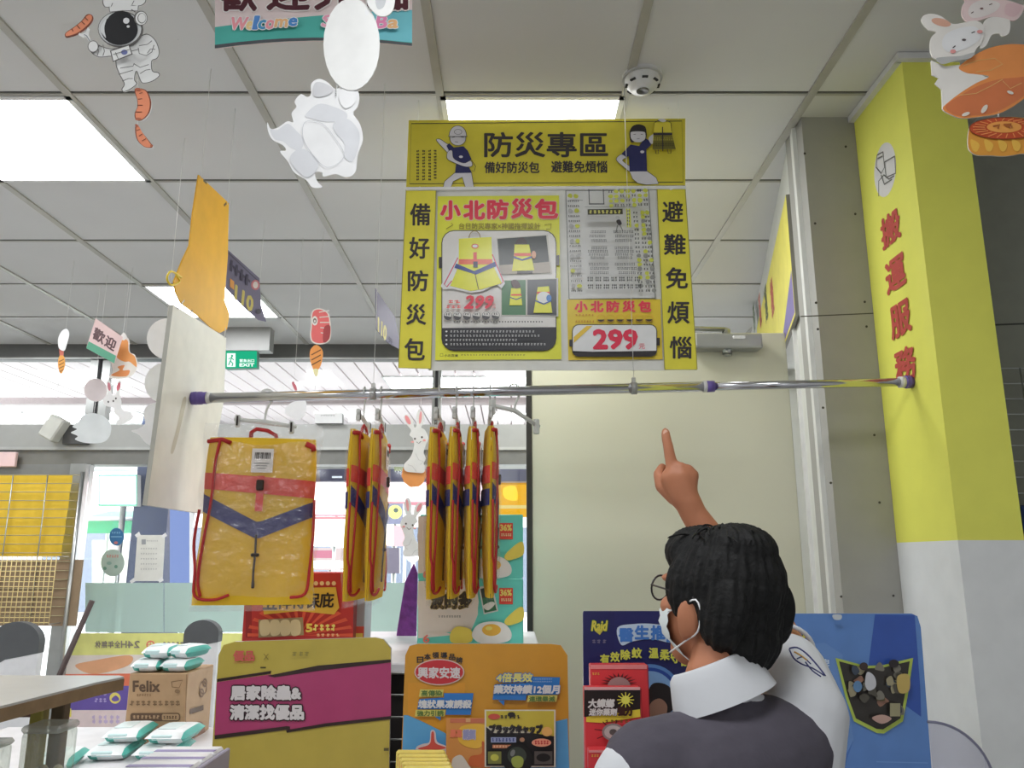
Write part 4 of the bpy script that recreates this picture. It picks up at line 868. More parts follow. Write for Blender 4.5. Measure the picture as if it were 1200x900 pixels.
cards('grey-white rabbit card with pink ears hanging beside the torn pale disc', 3.95, (140, 498), (('rabbit_card', rab1),), (138, 450), .1)
cards('stack of three white discs with a bunny-back card, left of the board', 2.6, (190, 526), (('white_disc', disc(196, 397, 24, (206, 207, 203))), ('white_disc', disc(193, 449, 23.5, (202, 203, 200))), ('bunny_back', lambda b: b.slab((206, 206, 204), catmull([(178, 473), (192, 470), (205, 474), (206, 500), (198, 524), (186, 526), (172, 520), (163, 510), (154, 505), (163, 502), (170, 496), (168, 486), (172, 476)]), .003))), (196, 373), 0, (((195, 420), (194, 427)), ((192, 471), (190, 474))))
cards('white rabbit card over an orange moon disc, between the bag bunches', 3.2, (487, 640), (('rabbit_card', lambda b: rabbit(b, .92, 489, 517)), ('moon_card', lambda b: b.slab((222, 134, 70), [(485 + 14.2 * (1 + .03 * math.sin(k * 1.9)) * math.cos(k * PI / 18), 556 + 15 * (1 + .03 * math.sin(k * 1.3)) * math.sin(k * PI / 18)) for k in range(36)], .003)), ('rabbit_card', lambda b: rabbit(b, .86, 481, 618, -1))), (493, 482), 0, (((488, 553), (486, 544)), ((484, 570), (482, 588))))
cards('small pale bunny-back card hanging above the header, behind the front bag', 3.5, (350, 495), (('bunny_back', lambda b: b.slab((196, 196, 198), catmull([(336, 476), (346, 470), (358, 470), (358, 484), (352, 491), (344, 491), (334, 484)]), .003)), ('ear_card', lambda b: b.slab((176, 92, 104), catmull([(342, 449), (345, 448), (348, 456), (346, 458)]), .003))), (345, 450), 0, (((347, 457), (348, 471)),))

# ------------------------------------------------------------------ shelf with the advertising boards
G0 = M()
DX0, DX1 = P(428, 760, 2.0).x - .55, P(618, 760, 2.2).x + .02
gd = thing('display_gondola', 'white shop shelf with wire grid back behind the advertising boards', 'shelf', (-.3, 2.45, 0))
SHW = mat((190, 188, 190), .4)
link('top_deck', M().bb(-.66, .08, 2.05, 2.92, 1.345, 1.372, SHW, .004), gd)
link('back_panel', M().bb(-.65, .06, 2.10, 2.13, .1, 1.345, mat((34, 30, 30), .6)), gd)
g = M()
for k in range(24): g.tube([(-.65, 2.04, .2 + k * .05), (.07, 2.04, .2 + k * .05)], .0024, STEEL, 6)
for k in range(15): g.tube([(-.65 + k * .05, 2.037, .15), (-.65 + k * .05, 2.037, 1.34)], .0024, STEEL, 6)
link('wire_grid', g, gd)
for x in (-.66, .06):
    link('post', M().bb(x - .015, x + .015, 2.045, 2.075, 0, 1.345, STEEL), gd)
link('shelf_board', M().bb(-.76, 1.02, 1.62, 2.06, .93, .955, SHW, .004), gd); link('foot', M().bb(-.76, 1.02, 1.62, 2.1, 0, .1, mat((90, 90, 92), .5)), gd)
for x in (-.6, .0): link('bracket', M().bb(x - .01, x + .01, 1.66, 2.06, .88, .93, STEEL), gd)

def adboard(name, lab, Y, outline, base, th, col, draw, yaw=0):
    b = Board(P(*base, Y), yaw=yaw, rough=.3, coat=.1, gain=1.2)
    uv = [b.uv(p) for p in outline]
    # the lower edge stands on the shelf
    zb = .955 - b.o.z
    lo = [(uv[-1][0], zb), (uv[0][0], zb)] if False else None
    n = len(uv); uv[-2] = (uv[-2][0], zb); uv[-1] = (uv[-1][0], zb)
    b.slab(col, None, th, (170, 166, 160), uv=uv); draw(b)
    return b.build(name, None, lab, 'advertising board')
def dog(b):
    b.frame(5.217, 250, 740)
    b.poly((168, 58, 104), [(22, 310), (350, 262), (368, 268), (640, 225), (1086, 190), (1086, 530), (690, 580), (470, 610), (450, 598), (8, 640)])
    b.poly((52, 36, 34), [(24, 290), (356, 240), (352, 258), (24, 308)]).poly((52, 36, 34), [(330, 270), (372, 262), (640, 208), (1086, 170), (1086, 188), (640, 240), (372, 280)]).poly((52, 36, 34), [(10, 634), (448, 578), (470, 580), (470, 598), (10, 658)]).poly((52, 36, 34), [(446, 602), (690, 560), (1086, 516), (1086, 536), (690, 580), (450, 618)])
    b.text((206, 200, 200), '居家除蟲&', 112, 332, 535, 415, 1.0, (48, 32, 36), 1.5).text((206, 200, 200), '清潔找優品', 108, 450, 552, 535, 1.0, (48, 32, 36), 1.5)
    b.text((196, 92, 80), '優品', 128, 118, 252, 178, .6).line((120, 104, 50), [(312, 135), (340, 172)], .7).line((120, 104, 50), [(340, 135), (312, 172)], .7).marks((196, 120, 80), 130, 186, 250, 194, 12, 8, .3, 4)
    b.marks((140, 128, 60), 486, 122, 600, 150, 3, 26, .3, 8).rect((70, 62, 40), 292, 214, 326, 224).rect((90, 80, 50), 1045, 708, 1075, 726)
adboard('advertising_board', 'yellow and pink advertising board at the left end of the shelf', 1.9, [(458, 760), (449, 749), (440, 747), (275, 752), (262, 756), (256, 768), (248, 900), (458, 900)], (355, 800), .012, (180, 160, 62), dog)
def orange(b):
    b.poly((84, 158, 208), [(473, 838), (480, 838), (520, 858), (560, 884), (600, 884), (640, 848), (665, 842), (668, 920), (470, 920)])
    b.poly((208, 142, 24), [(478, 838), (520, 856), (545, 872), (545, 800), (478, 800)])
    b.frame(5.4545, 460, 740)
    BL = (38, 116, 190); YT = (206, 194, 92)
    for i, ch in enumerate('日本領導品牌'):
        a = math.radians(-128 + i * 15.5); cx, cy = 300 + 175 * math.cos(a) * 1.14, 300 + 150 * math.sin(a)
        b.text(INK, ch, cx - 20, cy - 20, cx + 20, cy + 18, .25)
    b.ell((206, 180, 170), 300, 258, 160, 84).ell((190, 44, 52), 300, 258, 152, 77).text((208, 196, 196), '興家安速', 165, 228, 432, 296, .5)
    b.poly(BL, [(330, 392), (518, 392), (500, 530), (340, 530), (345, 495), (160, 495), (172, 430), (330, 420)]).poly(YT, [(178, 368), (328, 368), (322, 415), (170, 415)]).poly(YT, [(150, 498), (340, 498), (334, 540), (145, 540)]).poly(BL, [(270, 540), (310, 540), (308, 566)])
    b.text((90, 120, 60), '高傳染', 186, 374, 318, 410, .2).text((206, 206, 206), '塊狀果凍誘殺', 165, 436, 502, 486, .5, BL, .5, .12).text((90, 120, 60), '強力引誘', 160, 502, 328, 536, .2)
    b.poly(BL, [(880, 286), (1070, 290), (1058, 400), (855, 404), (852, 436), (640, 432), (655, 335), (880, 325)]).poly(YT, [(868, 404), (1054, 404), (1046, 446), (858, 446)]).poly(BL, [(675, 436), (716, 436), (712, 470)])
    b.text((206, 198, 110), '4倍長效', 665, 265, 890, 318, .5, BL, .9, .1).text((206, 206, 206), '藥效持續12個月', 648, 340, 1062, 392, .5, BL, .5, .1).text((90, 120, 60), '連環畢滅', 872, 410, 1036, 442, .2)
    b.marks((150, 180, 205), 900, 296, 1020, 306, 14, 8, .3, 2).marks((150, 180, 205), 900, 312, 1020, 322, 14, 8, .3, 3)
    b.smooth((206, 190, 190), [(150, 745), (195, 712), (238, 700), (246, 635), (262, 622), (278, 640), (290, 700), (360, 740), (370, 860), (150, 870)]).smooth((204, 80, 70), [(165, 742), (240, 712), (252, 640), (268, 640), (278, 706), (345, 736), (260, 752)])
    b.rect((206, 140, 70), 345, 545, 625, 880).rect((196, 110, 80), 370, 550, 600, 578).rect((208, 160, 110), 470, 548, 500, 572).smooth((224, 176, 50), [(440, 600), (590, 590), (600, 680), (540, 740), (430, 700)]).text((226, 120, 90), '果凍', 372, 620, 445, 668, .6).text((150, 150, 190), '誘餌', 455, 620, 530, 680, .6, (210, 200, 200), .6)
    b.smooth((196, 96, 44), [(500, 790), (570, 770), (572, 700), (586, 700), (590, 770), (640, 790), (640, 850), (500, 850)]).smooth((206, 200, 190), [(380, 850), (390, 800), (440, 780), (480, 830), (500, 880), (380, 880)])
    b.rect((212, 206, 186), 590, 492, 1040, 856).rect((196, 178, 52), 600, 500, 1030, 600).rect((34, 32, 34), 600, 640, 1030, 848).poly((34, 32, 34), [(600, 600), (660, 650), (600, 650)]).poly((196, 178, 52), [(760, 595), (1030, 595), (1030, 660), (900, 640)])
    b.text(INK, 'ブラックキャップ', 622, 588, 955, 642, 1.1).ell((196, 80, 64), 650, 535, 38, 18).marks(INK, 690, 525, 820, 550, 5, 22, .25, 3).ell(INK, 760, 522, 24, 16)
    b.rect((150, 160, 196), 630, 665, 790, 698).marks((60, 70, 130), 636, 670, 784, 694, 7, 22, .25, 4).rect((196, 120, 84), 640, 712, 800, 734).marks((226, 190, 150), 645, 716, 795, 730, 8, 13, .25, 7)
    b.ell((226, 150, 120), 950, 698, 62, 26).marks((190, 50, 50), 905, 684, 1000, 712, 5, 26, .2, 5).ell((222, 170, 90), 985, 628, 34, 30)
    b.ell((20, 20, 22), 800, 800, 98, 98).ell((58, 66, 58), 795, 780, 60, 56).smooth((150, 164, 70), [(760, 800), (800, 780), (835, 800), (825, 850), (775, 850)]).ell((120, 124, 122), 768, 762, 14, 22, 20).ell((176, 130, 100), 828, 678, 16, 14)
    b.rect((120, 124, 60), 612, 752, 696, 830).ell((190, 190, 70), 654, 790, 26, 22).rect((84, 78, 74), 905, 750, 1018, 832).ell((30, 28, 28), 962, 790, 44, 26)
adboard('advertising_board', 'orange and blue advertising board with red oval, middle of the shelf', 1.9, [(665, 768), (657, 756), (645, 754.5), (490, 754.5), (480, 757), (475, 768), (468, 900), (668, 900)], (570, 800), .012, (200, 140, 28), orange)
def navyb(b):
    b.frame(4.5, 670, 700)
    b.poly((40, 42, 96), [(225, 75), (600, 75), (600, 360), (225, 350)])
    b.text((206, 196, 60), 'Raid', 104, 124, 182, 176, .6, (40, 90, 50), .8, .12).poly((190, 180, 60), [(122, 178), (166, 172), (148, 198)]).marks((110, 104, 130), 106, 222, 186, 244, 3, 20, .2, 3)
    b.smooth((186, 204, 222), [(240, 160), (330, 140), (430, 140), (560, 160), (640, 180), (640, 250), (520, 240), (420, 220), (320, 232), (260, 250)])
    for ch, *bx in (('醫', 250, 165, 322, 232), ('生', 334, 150, 404, 218), ('推', 418, 150, 488, 222), ('薦', 500, 160, 570, 235)): b.text((64, 120, 196), ch, *bx, .8)
    for ch, *bx in (('有', 150, 300, 196, 352), ('效', 204, 288, 250, 338), ('除', 258, 276, 306, 326), ('蚊', 316, 266, 366, 318), ('溫', 406, 266, 454, 318), ('柔', 464, 276, 512, 328), ('守', 520, 290, 566, 344), ('護', 574, 306, 620, 360)): b.text((206, 206, 70), ch, *bx, .5)
    b.poly((84, 130, 190), ellpts(410, 540, 175, 190, n=40)).poly((40, 70, 150), ellpts(410, 540, 158, 172, n=40)).poly((120, 160, 206), ellpts(410, 540, 140, 154, n=40))
    b.smooth((40, 34, 34), [(400, 500), (430, 450), (500, 460), (540, 520), (520, 600), (400, 620)]).smooth((150, 112, 92), [(410, 560), (460, 530), (500, 570), (480, 640), (410, 640)])
adboard('advertising_board', 'dark navy insect repellent advertising board behind the red boxes', 1.9, [(890, 717), (887, 716), (690, 716), (684, 716), (683, 718), (683, 722), (683, 900), (892, 900)], (770, 800), .01, (38, 40, 92), navyb)
def blueb(b):
    b.frame(3, 800, 600)
    b.poly((50, 84, 166), [(676, 360), (815, 362), (835, 620), (838, 720), (700, 620), (650, 560)]).poly((70, 110, 180), [(300, 700), (560, 700), (600, 800), (570, 890), (300, 890)]).poly((98, 138, 196), [(300, 470), (500, 460), (560, 500), (600, 800), (560, 880), (300, 700)])
    b.text((206, 200, 70), 'Raid', 330, 425, 425, 462, .55, (40, 70, 50), .8, .12).text((190, 205, 226), '領導品牌', 330, 516, 514, 548, .3, (60, 110, 180), .6)
    sh = [(535, 512), (640, 540), (700, 538), (808, 512), (790, 640), (772, 735), (705, 778), (680, 776), (600, 735), (570, 650)]
    b.poly((170, 190, 72), sh); cx, cy = 672, 630; b.poly((52, 48, 44), [(cx + (x - cx) * .91, cy + (y - cy) * .9) for x, y in sh])
    r = random.Random(5)
    for k in range(26): x, y = 590 + r.random() * 175, 545 + r.random() * 160; b.smooth(r.choice([(80, 76, 66), (120, 116, 104), (150, 142, 112), (96, 84, 56), (60, 70, 84), (150, 110, 90)]), [(x + 17 * r.random() * math.cos(j) + 8 * math.cos(j), y + 15 * r.random() * math.sin(j) + 8 * math.sin(j)) for j in range(6)], 3)
    b.ell((62, 48, 44), 628, 540, 15, 14).smooth((186, 186, 190), [(640, 560), (665, 575), (670, 610), (645, 625), (632, 600)]).ell((90, 130, 170), 606, 610, 15, 20).smooth((186, 160, 84), [(745, 575), (785, 570), (785, 625), (750, 630)]).ell((44, 38, 40), 732, 530, 18, 14).smooth((186, 150, 136), [(655, 720), (690, 708), (724, 722), (690, 740)]).rect((150, 144, 110), 718, 668, 754, 714)
    b.line((110, 150, 205), [(670, 872), (850, 876)], 1).smooth((190, 196, 200), [(518, 360), (548, 360), (546, 376), (524, 376)])
adboard('advertising_board', 'blue advertising board with a yellow-edged photo shield, before the pillar', 1.905, [(1079, 735), (1075, 722), (1068, 719), (905, 719), (893, 719), (893, 722), (893, 900), (1088, 900)], (985, 800), .01, (88, 130, 192), blueb)
# cartons on the top deck
DZ = 1.372
def carton(name, lab, x0, x1, y, yd, z0, z1, col, side, draw, grp=None):
    t = thing(name, lab, 'box', ((x0 + x1) / 2, y + yd / 2, z0), grp)
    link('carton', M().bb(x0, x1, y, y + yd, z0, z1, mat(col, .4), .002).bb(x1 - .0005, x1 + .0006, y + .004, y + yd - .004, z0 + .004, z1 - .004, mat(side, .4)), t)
    b = Board((0, y - .0006, 0), rough=.4); draw(b); b.build('front_print', t); return t
def redbox(b):
    b.rect((176, 44, 38), 288, 672, 414, 747).rect((140, 36, 34), 288, 672, 295, 747)
    for k in range(14): a = PI + k * PI / 13; b.poly((200, 76, 46), [(352, 744), (352 + 62 * math.cos(a - .05), 744 + 40 * math.sin(a - .05)), (352 + 62 * math.cos(a + .05), 744 + 40 * math.sin(a + .05))])
    b.poly((196, 156, 40), [(306, 692), (350, 689), (394, 688), (398, 712), (392, 720), (350, 716), (310, 720)])
    for i, ch in enumerate('五祥得保庇'): b.text((44, 28, 22), ch, 309 + i * 16.5, 697 - i * .6, 325 + i * 16.5, 714 - i * .6, .5, None, 1, .08)
    for k in range(5): b.ell((206, 170, 120), 364 + k * 7, 683.5, 2.6, 2.6, n=10)
    b.poly((140, 120, 84), [(304, 726), (356, 723), (357, 744), (304, 747)])
    for k in range(4): b.smooth((186, 170, 130), [(306 + 12 * k, 728), (316 + 12 * k, 727), (317 + 12 * k, 742), (307 + 12 * k, 744)])
    b.text((206, 180, 60), '5', 360, 731, 367, 740, .6).marks((214, 190, 90), 368, 731, 396, 740, 4, 8, .2, 2).marks((206, 160, 110), 372, 742, 400, 746, 5, 3.5, .25, 3)
X = lambda px, py, Y: P(px, py, Y).x
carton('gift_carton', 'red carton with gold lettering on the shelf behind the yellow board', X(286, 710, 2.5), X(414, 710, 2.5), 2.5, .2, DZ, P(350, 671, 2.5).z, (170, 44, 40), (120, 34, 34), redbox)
g = M(); q0, q1 = X(415, 710, 2.56), X(428, 710, 2.56); g.bb(q0 + .004, q1, 2.56, 2.68, DZ, P(420, 690, 2.56).z, mat((150, 146, 146), .5), .002); g.bb(q0 + .005, q1 - .001, 2.5588, 2.56, DZ + .001, DZ + .045, mat((186, 70, 50), .5)); g.bb(q0 + .006, q1 - .004, 2.5575, 2.5588, DZ + .001, DZ + .025, mat((200, 180, 60), .5))
link('small_carton', g, None, 'narrow grey carton with red foot beside the red carton', 'box')
def chips(o):
    def f(b):
        b.frame(1, 0, o)
        TEAL = (86, 190, 176)
        b.rect((200, 192, 182), 490, 681, 560, 754).poly(TEAL, [(530, 681), (612, 679), (612, 754), (545, 754), (556, 730), (566, 705), (560, 690)]).poly((200, 192, 182), ellpts(525, 705, 36, 34)).poly(TEAL, [(490, 742), (612, 738), (612, 754), (490, 754)]).poly((200, 192, 182), [(490, 742), (520, 740), (532, 744), (490, 748)])
        b.text((54, 46, 34), '波的多', 505, 694, 552, 713, 1.2, (180, 160, 90), .6).marks((110, 92, 50), 507, 709, 550, 713, 10, 3.4, .15, 2).marks((120, 116, 110), 514, 721, 541, 724, 9, 2.6, .3, 4)
        b.text((220, 110, 96), '6', 496, 744, 503, 753, .4).poly((196, 60, 50), [(498, 688), (508, 684), (508, 690)])
        b.rect((196, 62, 46), 585, 689, 601, 708).text((226, 190, 90), '36%', 586.5, 691, 599.5, 698, .4).marks((226, 190, 140), 587, 701, 600, 705, 5, 3.6, .2, 5)
        b.poly((186, 188, 182), [(561, 688), (577, 684), (584, 716), (567, 720)]).poly((54, 62, 56), [(563, 690), (576, 687), (578, 698), (565, 701)]).poly((50, 100, 70), [(565, 701), (578, 698), (582, 715), (568, 718)]).smooth((206, 206, 196), [(566, 710), (576, 705), (580, 708), (572, 715)])
        b.smooth((214, 190, 70), [(592, 726), (606, 713), (613, 712), (613, 726), (600, 732), (593, 732)]).smooth((206, 186, 64), [(528, 742), (536, 734), (552, 738), (552, 752), (530, 753)])
        b.smooth((204, 204, 200), [(553, 744), (560, 732), (575, 728), (590, 730), (599, 740), (597, 750), (580, 754), (562, 753)]).ell((226, 160, 44), 576, 738, 11, 7).ell((236, 190, 90), 573, 736, 4, 2.4)
    return f
zc = P(550, 678, 2.5).z
xa_, xb_ = X(490, 700, 2.5), X(613, 700, 2.5)
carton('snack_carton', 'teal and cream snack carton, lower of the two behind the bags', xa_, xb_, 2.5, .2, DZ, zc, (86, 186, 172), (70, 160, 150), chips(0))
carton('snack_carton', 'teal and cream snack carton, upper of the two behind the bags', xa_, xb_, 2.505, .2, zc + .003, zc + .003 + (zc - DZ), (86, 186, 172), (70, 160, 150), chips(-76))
g = M(); g.add([V((X(466, 700, 2.75), 2.75, DZ)), V((X(489, 700, 2.75), 2.75, DZ)), V((X(489, 700, 2.75), 2.75, DZ + .2)), V((X(484, 700, 2.75), 2.75, DZ + .235)), V((X(474, 700, 2.75), 2.75, DZ + .17)), V((X(466, 700, 2.86), 2.86, DZ)), V((X(489, 700, 2.86), 2.86, DZ)), V((X(489, 700, 2.86), 2.86, DZ + .2)), V((X(484, 700, 2.86), 2.86, DZ + .235)), V((X(474, 700, 2.86), 2.86, DZ + .17))],
      [[0, 1, 2, 3, 4], [9, 8, 7, 6, 5], [0, 5, 6, 1], [1, 6, 7, 2], [2, 7, 8, 3], [3, 8, 9, 4], [4, 9, 5, 0]], mat((112, 44, 120), .4, noise=.25, nscale=40, bump=.5))
link('tinsel_bundle', g, None, 'purple glittering bundle standing left of the teal cartons', 'decoration')

# red bait boxes in front of the navy board
def bait(lab, x0, y0, x1, y1, Y, draw):
    p0, p1 = P(x0, y0, Y), P(x1, y0, Y); zb = .9555
    t = thing('bait_box', lab, 'box', ((p0.x + p1.x) / 2, Y + .015, zb), 'red bait boxes')
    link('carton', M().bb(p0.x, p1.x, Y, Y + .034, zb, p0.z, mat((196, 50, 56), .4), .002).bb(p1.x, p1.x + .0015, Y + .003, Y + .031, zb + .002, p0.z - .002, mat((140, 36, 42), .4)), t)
    b = Board((0, Y - .0006, 0), rough=.35); draw(b); b.build('front_print', t)
def bug(b, cx, cy, s):
    for a in range(0, 360, 45): b.line((70, 28, 30), [(cx, cy), (cx + s * 1.7 * math.cos(math.radians(a + 12)), cy + s * 1.1 * math.sin(math.radians(a + 12)))], 1)
    b.ell((128, 118, 116), cx, cy, s, s * .78).ell((168, 160, 156), cx, cy, s * .8, s * .6).ell((84, 76, 74), cx, cy, s * .34, s * .28)
def bA(b):
    b.rect((214, 120, 120), 692, 779, 758, 784).marks((206, 150, 60), 694, 788, 703, 791, 3, 3, .2, 1)
    for k in range(12): a = PI + k * PI / 11; b.poly((84, 34, 36), [(725 + 12 * math.cos(a), 802 + 9 * math.sin(a)), (725 + 22 * math.cos(a + .1), 802 + 14 * math.sin(a + .1)), (725 + 12 * math.cos(a + .25), 802 + 9 * math.sin(a + .25))])
    b.smooth((150, 120, 118), [(712, 804), (716, 796), (725, 793), (734, 796), (738, 804), (725, 808)])
def bB(b):
    b.rect((40, 32, 32), 684.5, 808, 750.5, 840).poly((208, 178, 40), [(687, 840), (750, 831), (750.5, 840), (706, 847), (687, 846)]).rect((220, 150, 150), 685, 805, 750, 808.5)
    for k in range(12): b.line((208, 190, 60), [(733, 820), (733 + 10 * math.cos(k * PI / 6), 820 + 9 * math.sin(k * PI / 6))], 1.2, lift=(k == 0))
    b.ell((214, 196, 70), 733, 820, 5, 5)
    b.text((196, 190, 186), '大蟑螂', 689, 819, 719, 829, .5, (90, 60, 60), .5, .1).text((196, 190, 186), '迷你藥劑', 690, 830, 722, 838, .35, (90, 60, 60), .4, .1).text((60, 34, 30), '強力', 724, 828, 740, 838, .8).marks((110, 70, 30), 709, 843, 748, 847, 7, 3.6, .25, 4)
    bug(b, 718, 857, 13)
    b.marks((206, 160, 150), 744, 846, 750, 852, 2, 5, .2, 6)
def bC(b): b.rect((214, 120, 120), 690, 879, 733, 882).marks((206, 150, 60), 693, 884, 702, 887, 3, 3, .2, 9)
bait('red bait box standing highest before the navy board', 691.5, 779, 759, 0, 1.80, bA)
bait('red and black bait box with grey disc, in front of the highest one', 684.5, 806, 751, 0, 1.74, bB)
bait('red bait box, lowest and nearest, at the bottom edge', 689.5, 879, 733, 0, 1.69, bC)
# sachets before the orange board
for k in range(5):
    x0, y0, Y = 464 + (4 - k) * 2.2, 898 - k * 4.6, 1.66 + k * .035
    p0, p1 = P(x0, y0, Y), P(x0 + 58, y0 - 4, Y); g = M()
    g.bb(p0.x, p1.x, Y, Y + .012, .9555, p0.z, mat((206, 184, 84), .3, bump=.2, nscale=60), .004)
    g.bb(p0.x + .004, p0.x + .05, Y - .0012, Y, p0.z - .03, p0.z - .012, mat((190, 60, 60), .4)); g.bb(p0.x + .055, p0.x + .075, Y - .0012, Y, p0.z - .03, p0.z - .014, mat((206, 196, 180), .4))
    link('sachet', g, None, 'yellow sachet in the row before the orange board, ' + ('nearest', 'second', 'third', 'fourth', 'rearmost')[k] + ' of five', 'packet', 'yellow sachets')
# clear acrylic dome at lower right
g = M(); pts = []
for k in range(13):
    a = PI / 2 * k / 12; pts.append((X(1088, 850, 1.9) + .135 * math.sin(a), P(1088, 846, 1.9).z - .135 * (1 - math.cos(a))))
zb = .9555; vs = [(p[0], y, p[1]) for y in (1.90, 1.905) for p in pts] + [(pts[-1][0], 1.90, zb), (pts[0][0], 1.90, zb), (pts[-1][0], 1.905, zb), (pts[0][0], 1.905, zb)]
g.add(vs, [list(range(13)) + [26, 27], (list(range(13, 26)) + [28, 29])[::-1]], clear((238, 238, 246), .04, .06))
t = thing('acrylic_panel', 'clear rounded acrylic panel with dark edge at the pillar foot', 'panel', (pts[0][0], 1.9, zb)); link('panel', g, t)
link('edge', M().tube([(p[0], 1.9025, p[1]) for p in pts], .003, mat((110, 110, 130), .3)), t)
b_ = M().bb(1.02, pts[-1][0] + .03, 1.84, 2.06, .93, .955, SHW); link('side_shelf', b_, gd)
g = M()
for k in range(12): g.tube([(1.36, 2.50, 2.22 - k * .05), (2.3, 2.50, 2.22 - k * .05)], .0022, STEEL, 6)
for k in range(14): g.tube([(1.41 + k * .075, 2.497, 2.22), (1.41 + k * .075, 2.497, 1.3)], .0022, STEEL, 6)
for x in (1.42, 2.2): g.tube([(x, 2.5, 2.2), (x, 2.559, 2.2)], .004, STEEL, 6)
link('wire_grid_panel', g, None, 'wire grid panel on the dark wall right of the pillar', 'wire grid')
for lab, z0, z1, c, c2 in (('green and navy packet hooked on the wire grid, upper', 1.62, 1.78, (40, 60, 110), (60, 120, 70)), ('red packet hooked on the wire grid, lower', 1.44, 1.60, (150, 60, 70), (190, 180, 170))):
    t = thing('hook_packet', lab, 'packet', (1.63, 2.45, z0)); link('pack', M().bb(1.55, 1.72, 2.45, 2.475, z0, z1, mat(c, .4), .004).bb(1.555, 1.715, 2.4485, 2.45, z0 + .02, z0 + .06, mat(c2, .4)), t)
    link('hook', M().tube([(1.63, 2.5, z1 - .01), (1.63, 2.43, z1 - .01)], .003, STEEL, 6), t)
# ------------------------------------------------------------------ left foreground: counter, clear boxes, carton, packs
t = thing('display_stand', 'white-topped display stand with brown edge at left front', 'stand', (-.95, 1.24, 0))
BRN = mat((112, 92, 66), .5, noise=.15, nscale=30)
def prism(g, pts, z0, z1, mt):
    n = len(pts); g.add([(x, y, z0) for x, y in pts] + [(x, y, z1) for x, y in pts], [list(range(n))[::-1], list(range(n, 2 * n))] + [[i, (i + 1) % n, n + (i + 1) % n, n + i] for i in range(n)], mt)
tp = [(-1.75, 1.0), (-.715, 1.0), (-.712, 1.18), (-.69, 1.40), (-.675, 1.465), (-.69, 1.48), (-1.75, 1.49)]
g = M(); prism(g, tp, 1.4165, 1.42, mat((156, 156, 154), .3)); link('top_board', g, t)
g = M(); prism(g, [(x + .001 * (x > -1), y) for x, y in tp], 1.398, 1.4166, BRN); link('edge_band', g, t)
for x, y, c in ((-.80, 1.44, (150, 140, 60)), (-.765, 1.44, (84, 70, 50)), (-.80, 1.06, (84, 70, 50)), (-1.6, 1.44, (84, 70, 50)), (-1.6, 1.06, (84, 70, 50))): link('post', M().bb(x - .011, x + .011, y - .011, y + .011, 0, 1.399, mat(c, .5), .002), t)
link('lower_shelf', M().bb(-1.7, -.69, 1.02, 1.48, 1.235, 1.25, SHW, .003), t); link('crossbar', M().bb(-1.6, -.81, 1.43, 1.45, 1.36, 1.395, mat((106, 76, 70), .5)), t)
CL = clear((246, 250, 246), .05, .10, .12, .4, 60, .3)
proto = None
for i, (x, y, w_, h, lab) in enumerate(((-.735, 1.36, .06, .115, 'tall clear lidded box at the right end of the clear box row'), (-.815, 1.30, .075, .098, 'clear lidded box second from the right end'), (-.90, 1.27, .075, .098, 'clear lidded box third from the right end'), (-.985, 1.25, .075, .098, 'clear lidded box at the left picture edge'))):
    tt = thing('clear_box', lab, 'container', (x, y, 1.25), 'clear boxes on the display stand')
    g = M(); g.box((x, y, 1.2515 + h * .45), (w_, w_, h * .9), CL, .006, seg=2); link('body', g, tt)
    g = M(); g.box((x, y, 1.25 + h * .95), (w_ * 1.04, w_ * 1.04, h * .1), clear((246, 248, 244), .08, .3, .15, 0, 30, .3), .004); link('lid', g, tt)
    g = M()
    for k in range(4): g.ball((x + (k % 2 - .5) * w_ * .4, y + (k // 2 - .5) * w_ * .4, 1.25 + h * .24), (w_ * .2, w_ * .2, h * .2), mat((158, 150, 128), .5, noise=.2, nscale=60), nu=10, nv=7)
    link('contents', g, tt)
# low shelf carrying the carton and packs
t = thing('low_shelf', 'low white shelf under the brown carton and white-green packs', 'shelf', (-1.3, 2.9, 0))
link('shelf_top', M().bb(-1.95, -.93, 2.2, 3.3, .965, .985, SHW, .003), t); link('side_panel', M().bb(-1.95, -1.93, 2.2, 3.3, 0, .965, SHW), t); link('side_panel', M().bb(-.95, -.93, 2.2, 3.3, 0, .965, SHW), t); link('shelf_board', M().bb(-1.93, -.95, 2.22, 3.28, .5, .52, SHW), t)
fx0, fx1 = P(149, 820, 3.0).x, P(218, 820, 3.0).x; zt_ = P(185, 789, 3.0).z
t = thing('cardboard_box', 'brown carton with dark print, white-green packs piled on top', 'box', ((fx0 + fx1) / 2, 3.12, .985))
KR = mat((156, 126, 92), .6, noise=.06)
link('carton', M().bb(fx0, fx1, 3.0, 3.25, .986, zt_, KR, .003), t)
b = Board((0, 2.9992, 0), rough=.6); DB = (84, 64, 48)
b.text(DB, 'Felix', 156, 798, 187, 810.5, .5).marks((124, 96, 68), 160, 813, 178, 816, 6, 3, .2, 1).marks((112, 88, 62), 152, 821, 212, 828, 9, 6, .2, 2).line((112, 88, 62), [(201, 799), (214, 797), (210, 806), (202, 805), (201, 799)], .8).ell((120, 94, 66), 208, 810, 3, 2.4)
b.poly(DB, rrect(153, 835.5, 211, 845, 3)).poly((156, 126, 92), rrect(190, 836.5, 210, 844, 2)).marks((156, 128, 96), 156, 838, 188, 842, 7, 4, .2, 3).marks(DB, 192, 838.5, 208, 842, 5, 3.6, .2, 4).line((120, 94, 66), [(219.0, 790), (217.5, 866)], .7).marks((120, 94, 66), 158, 852, 205, 856, 9, 3, .3, 6)
b.build('front_print', t)
b = Board((fx1 + .0008, 3.1, 0), normal=(1, 0, 0), rough=.6)
for q in ((238, 806, 5), (240, 800, 3), (236, 812, 3)): b.curve((112, 86, 64), ellpts(q[0], q[1], q[2] * .8, q[2] * 1.4, n=10), .8)
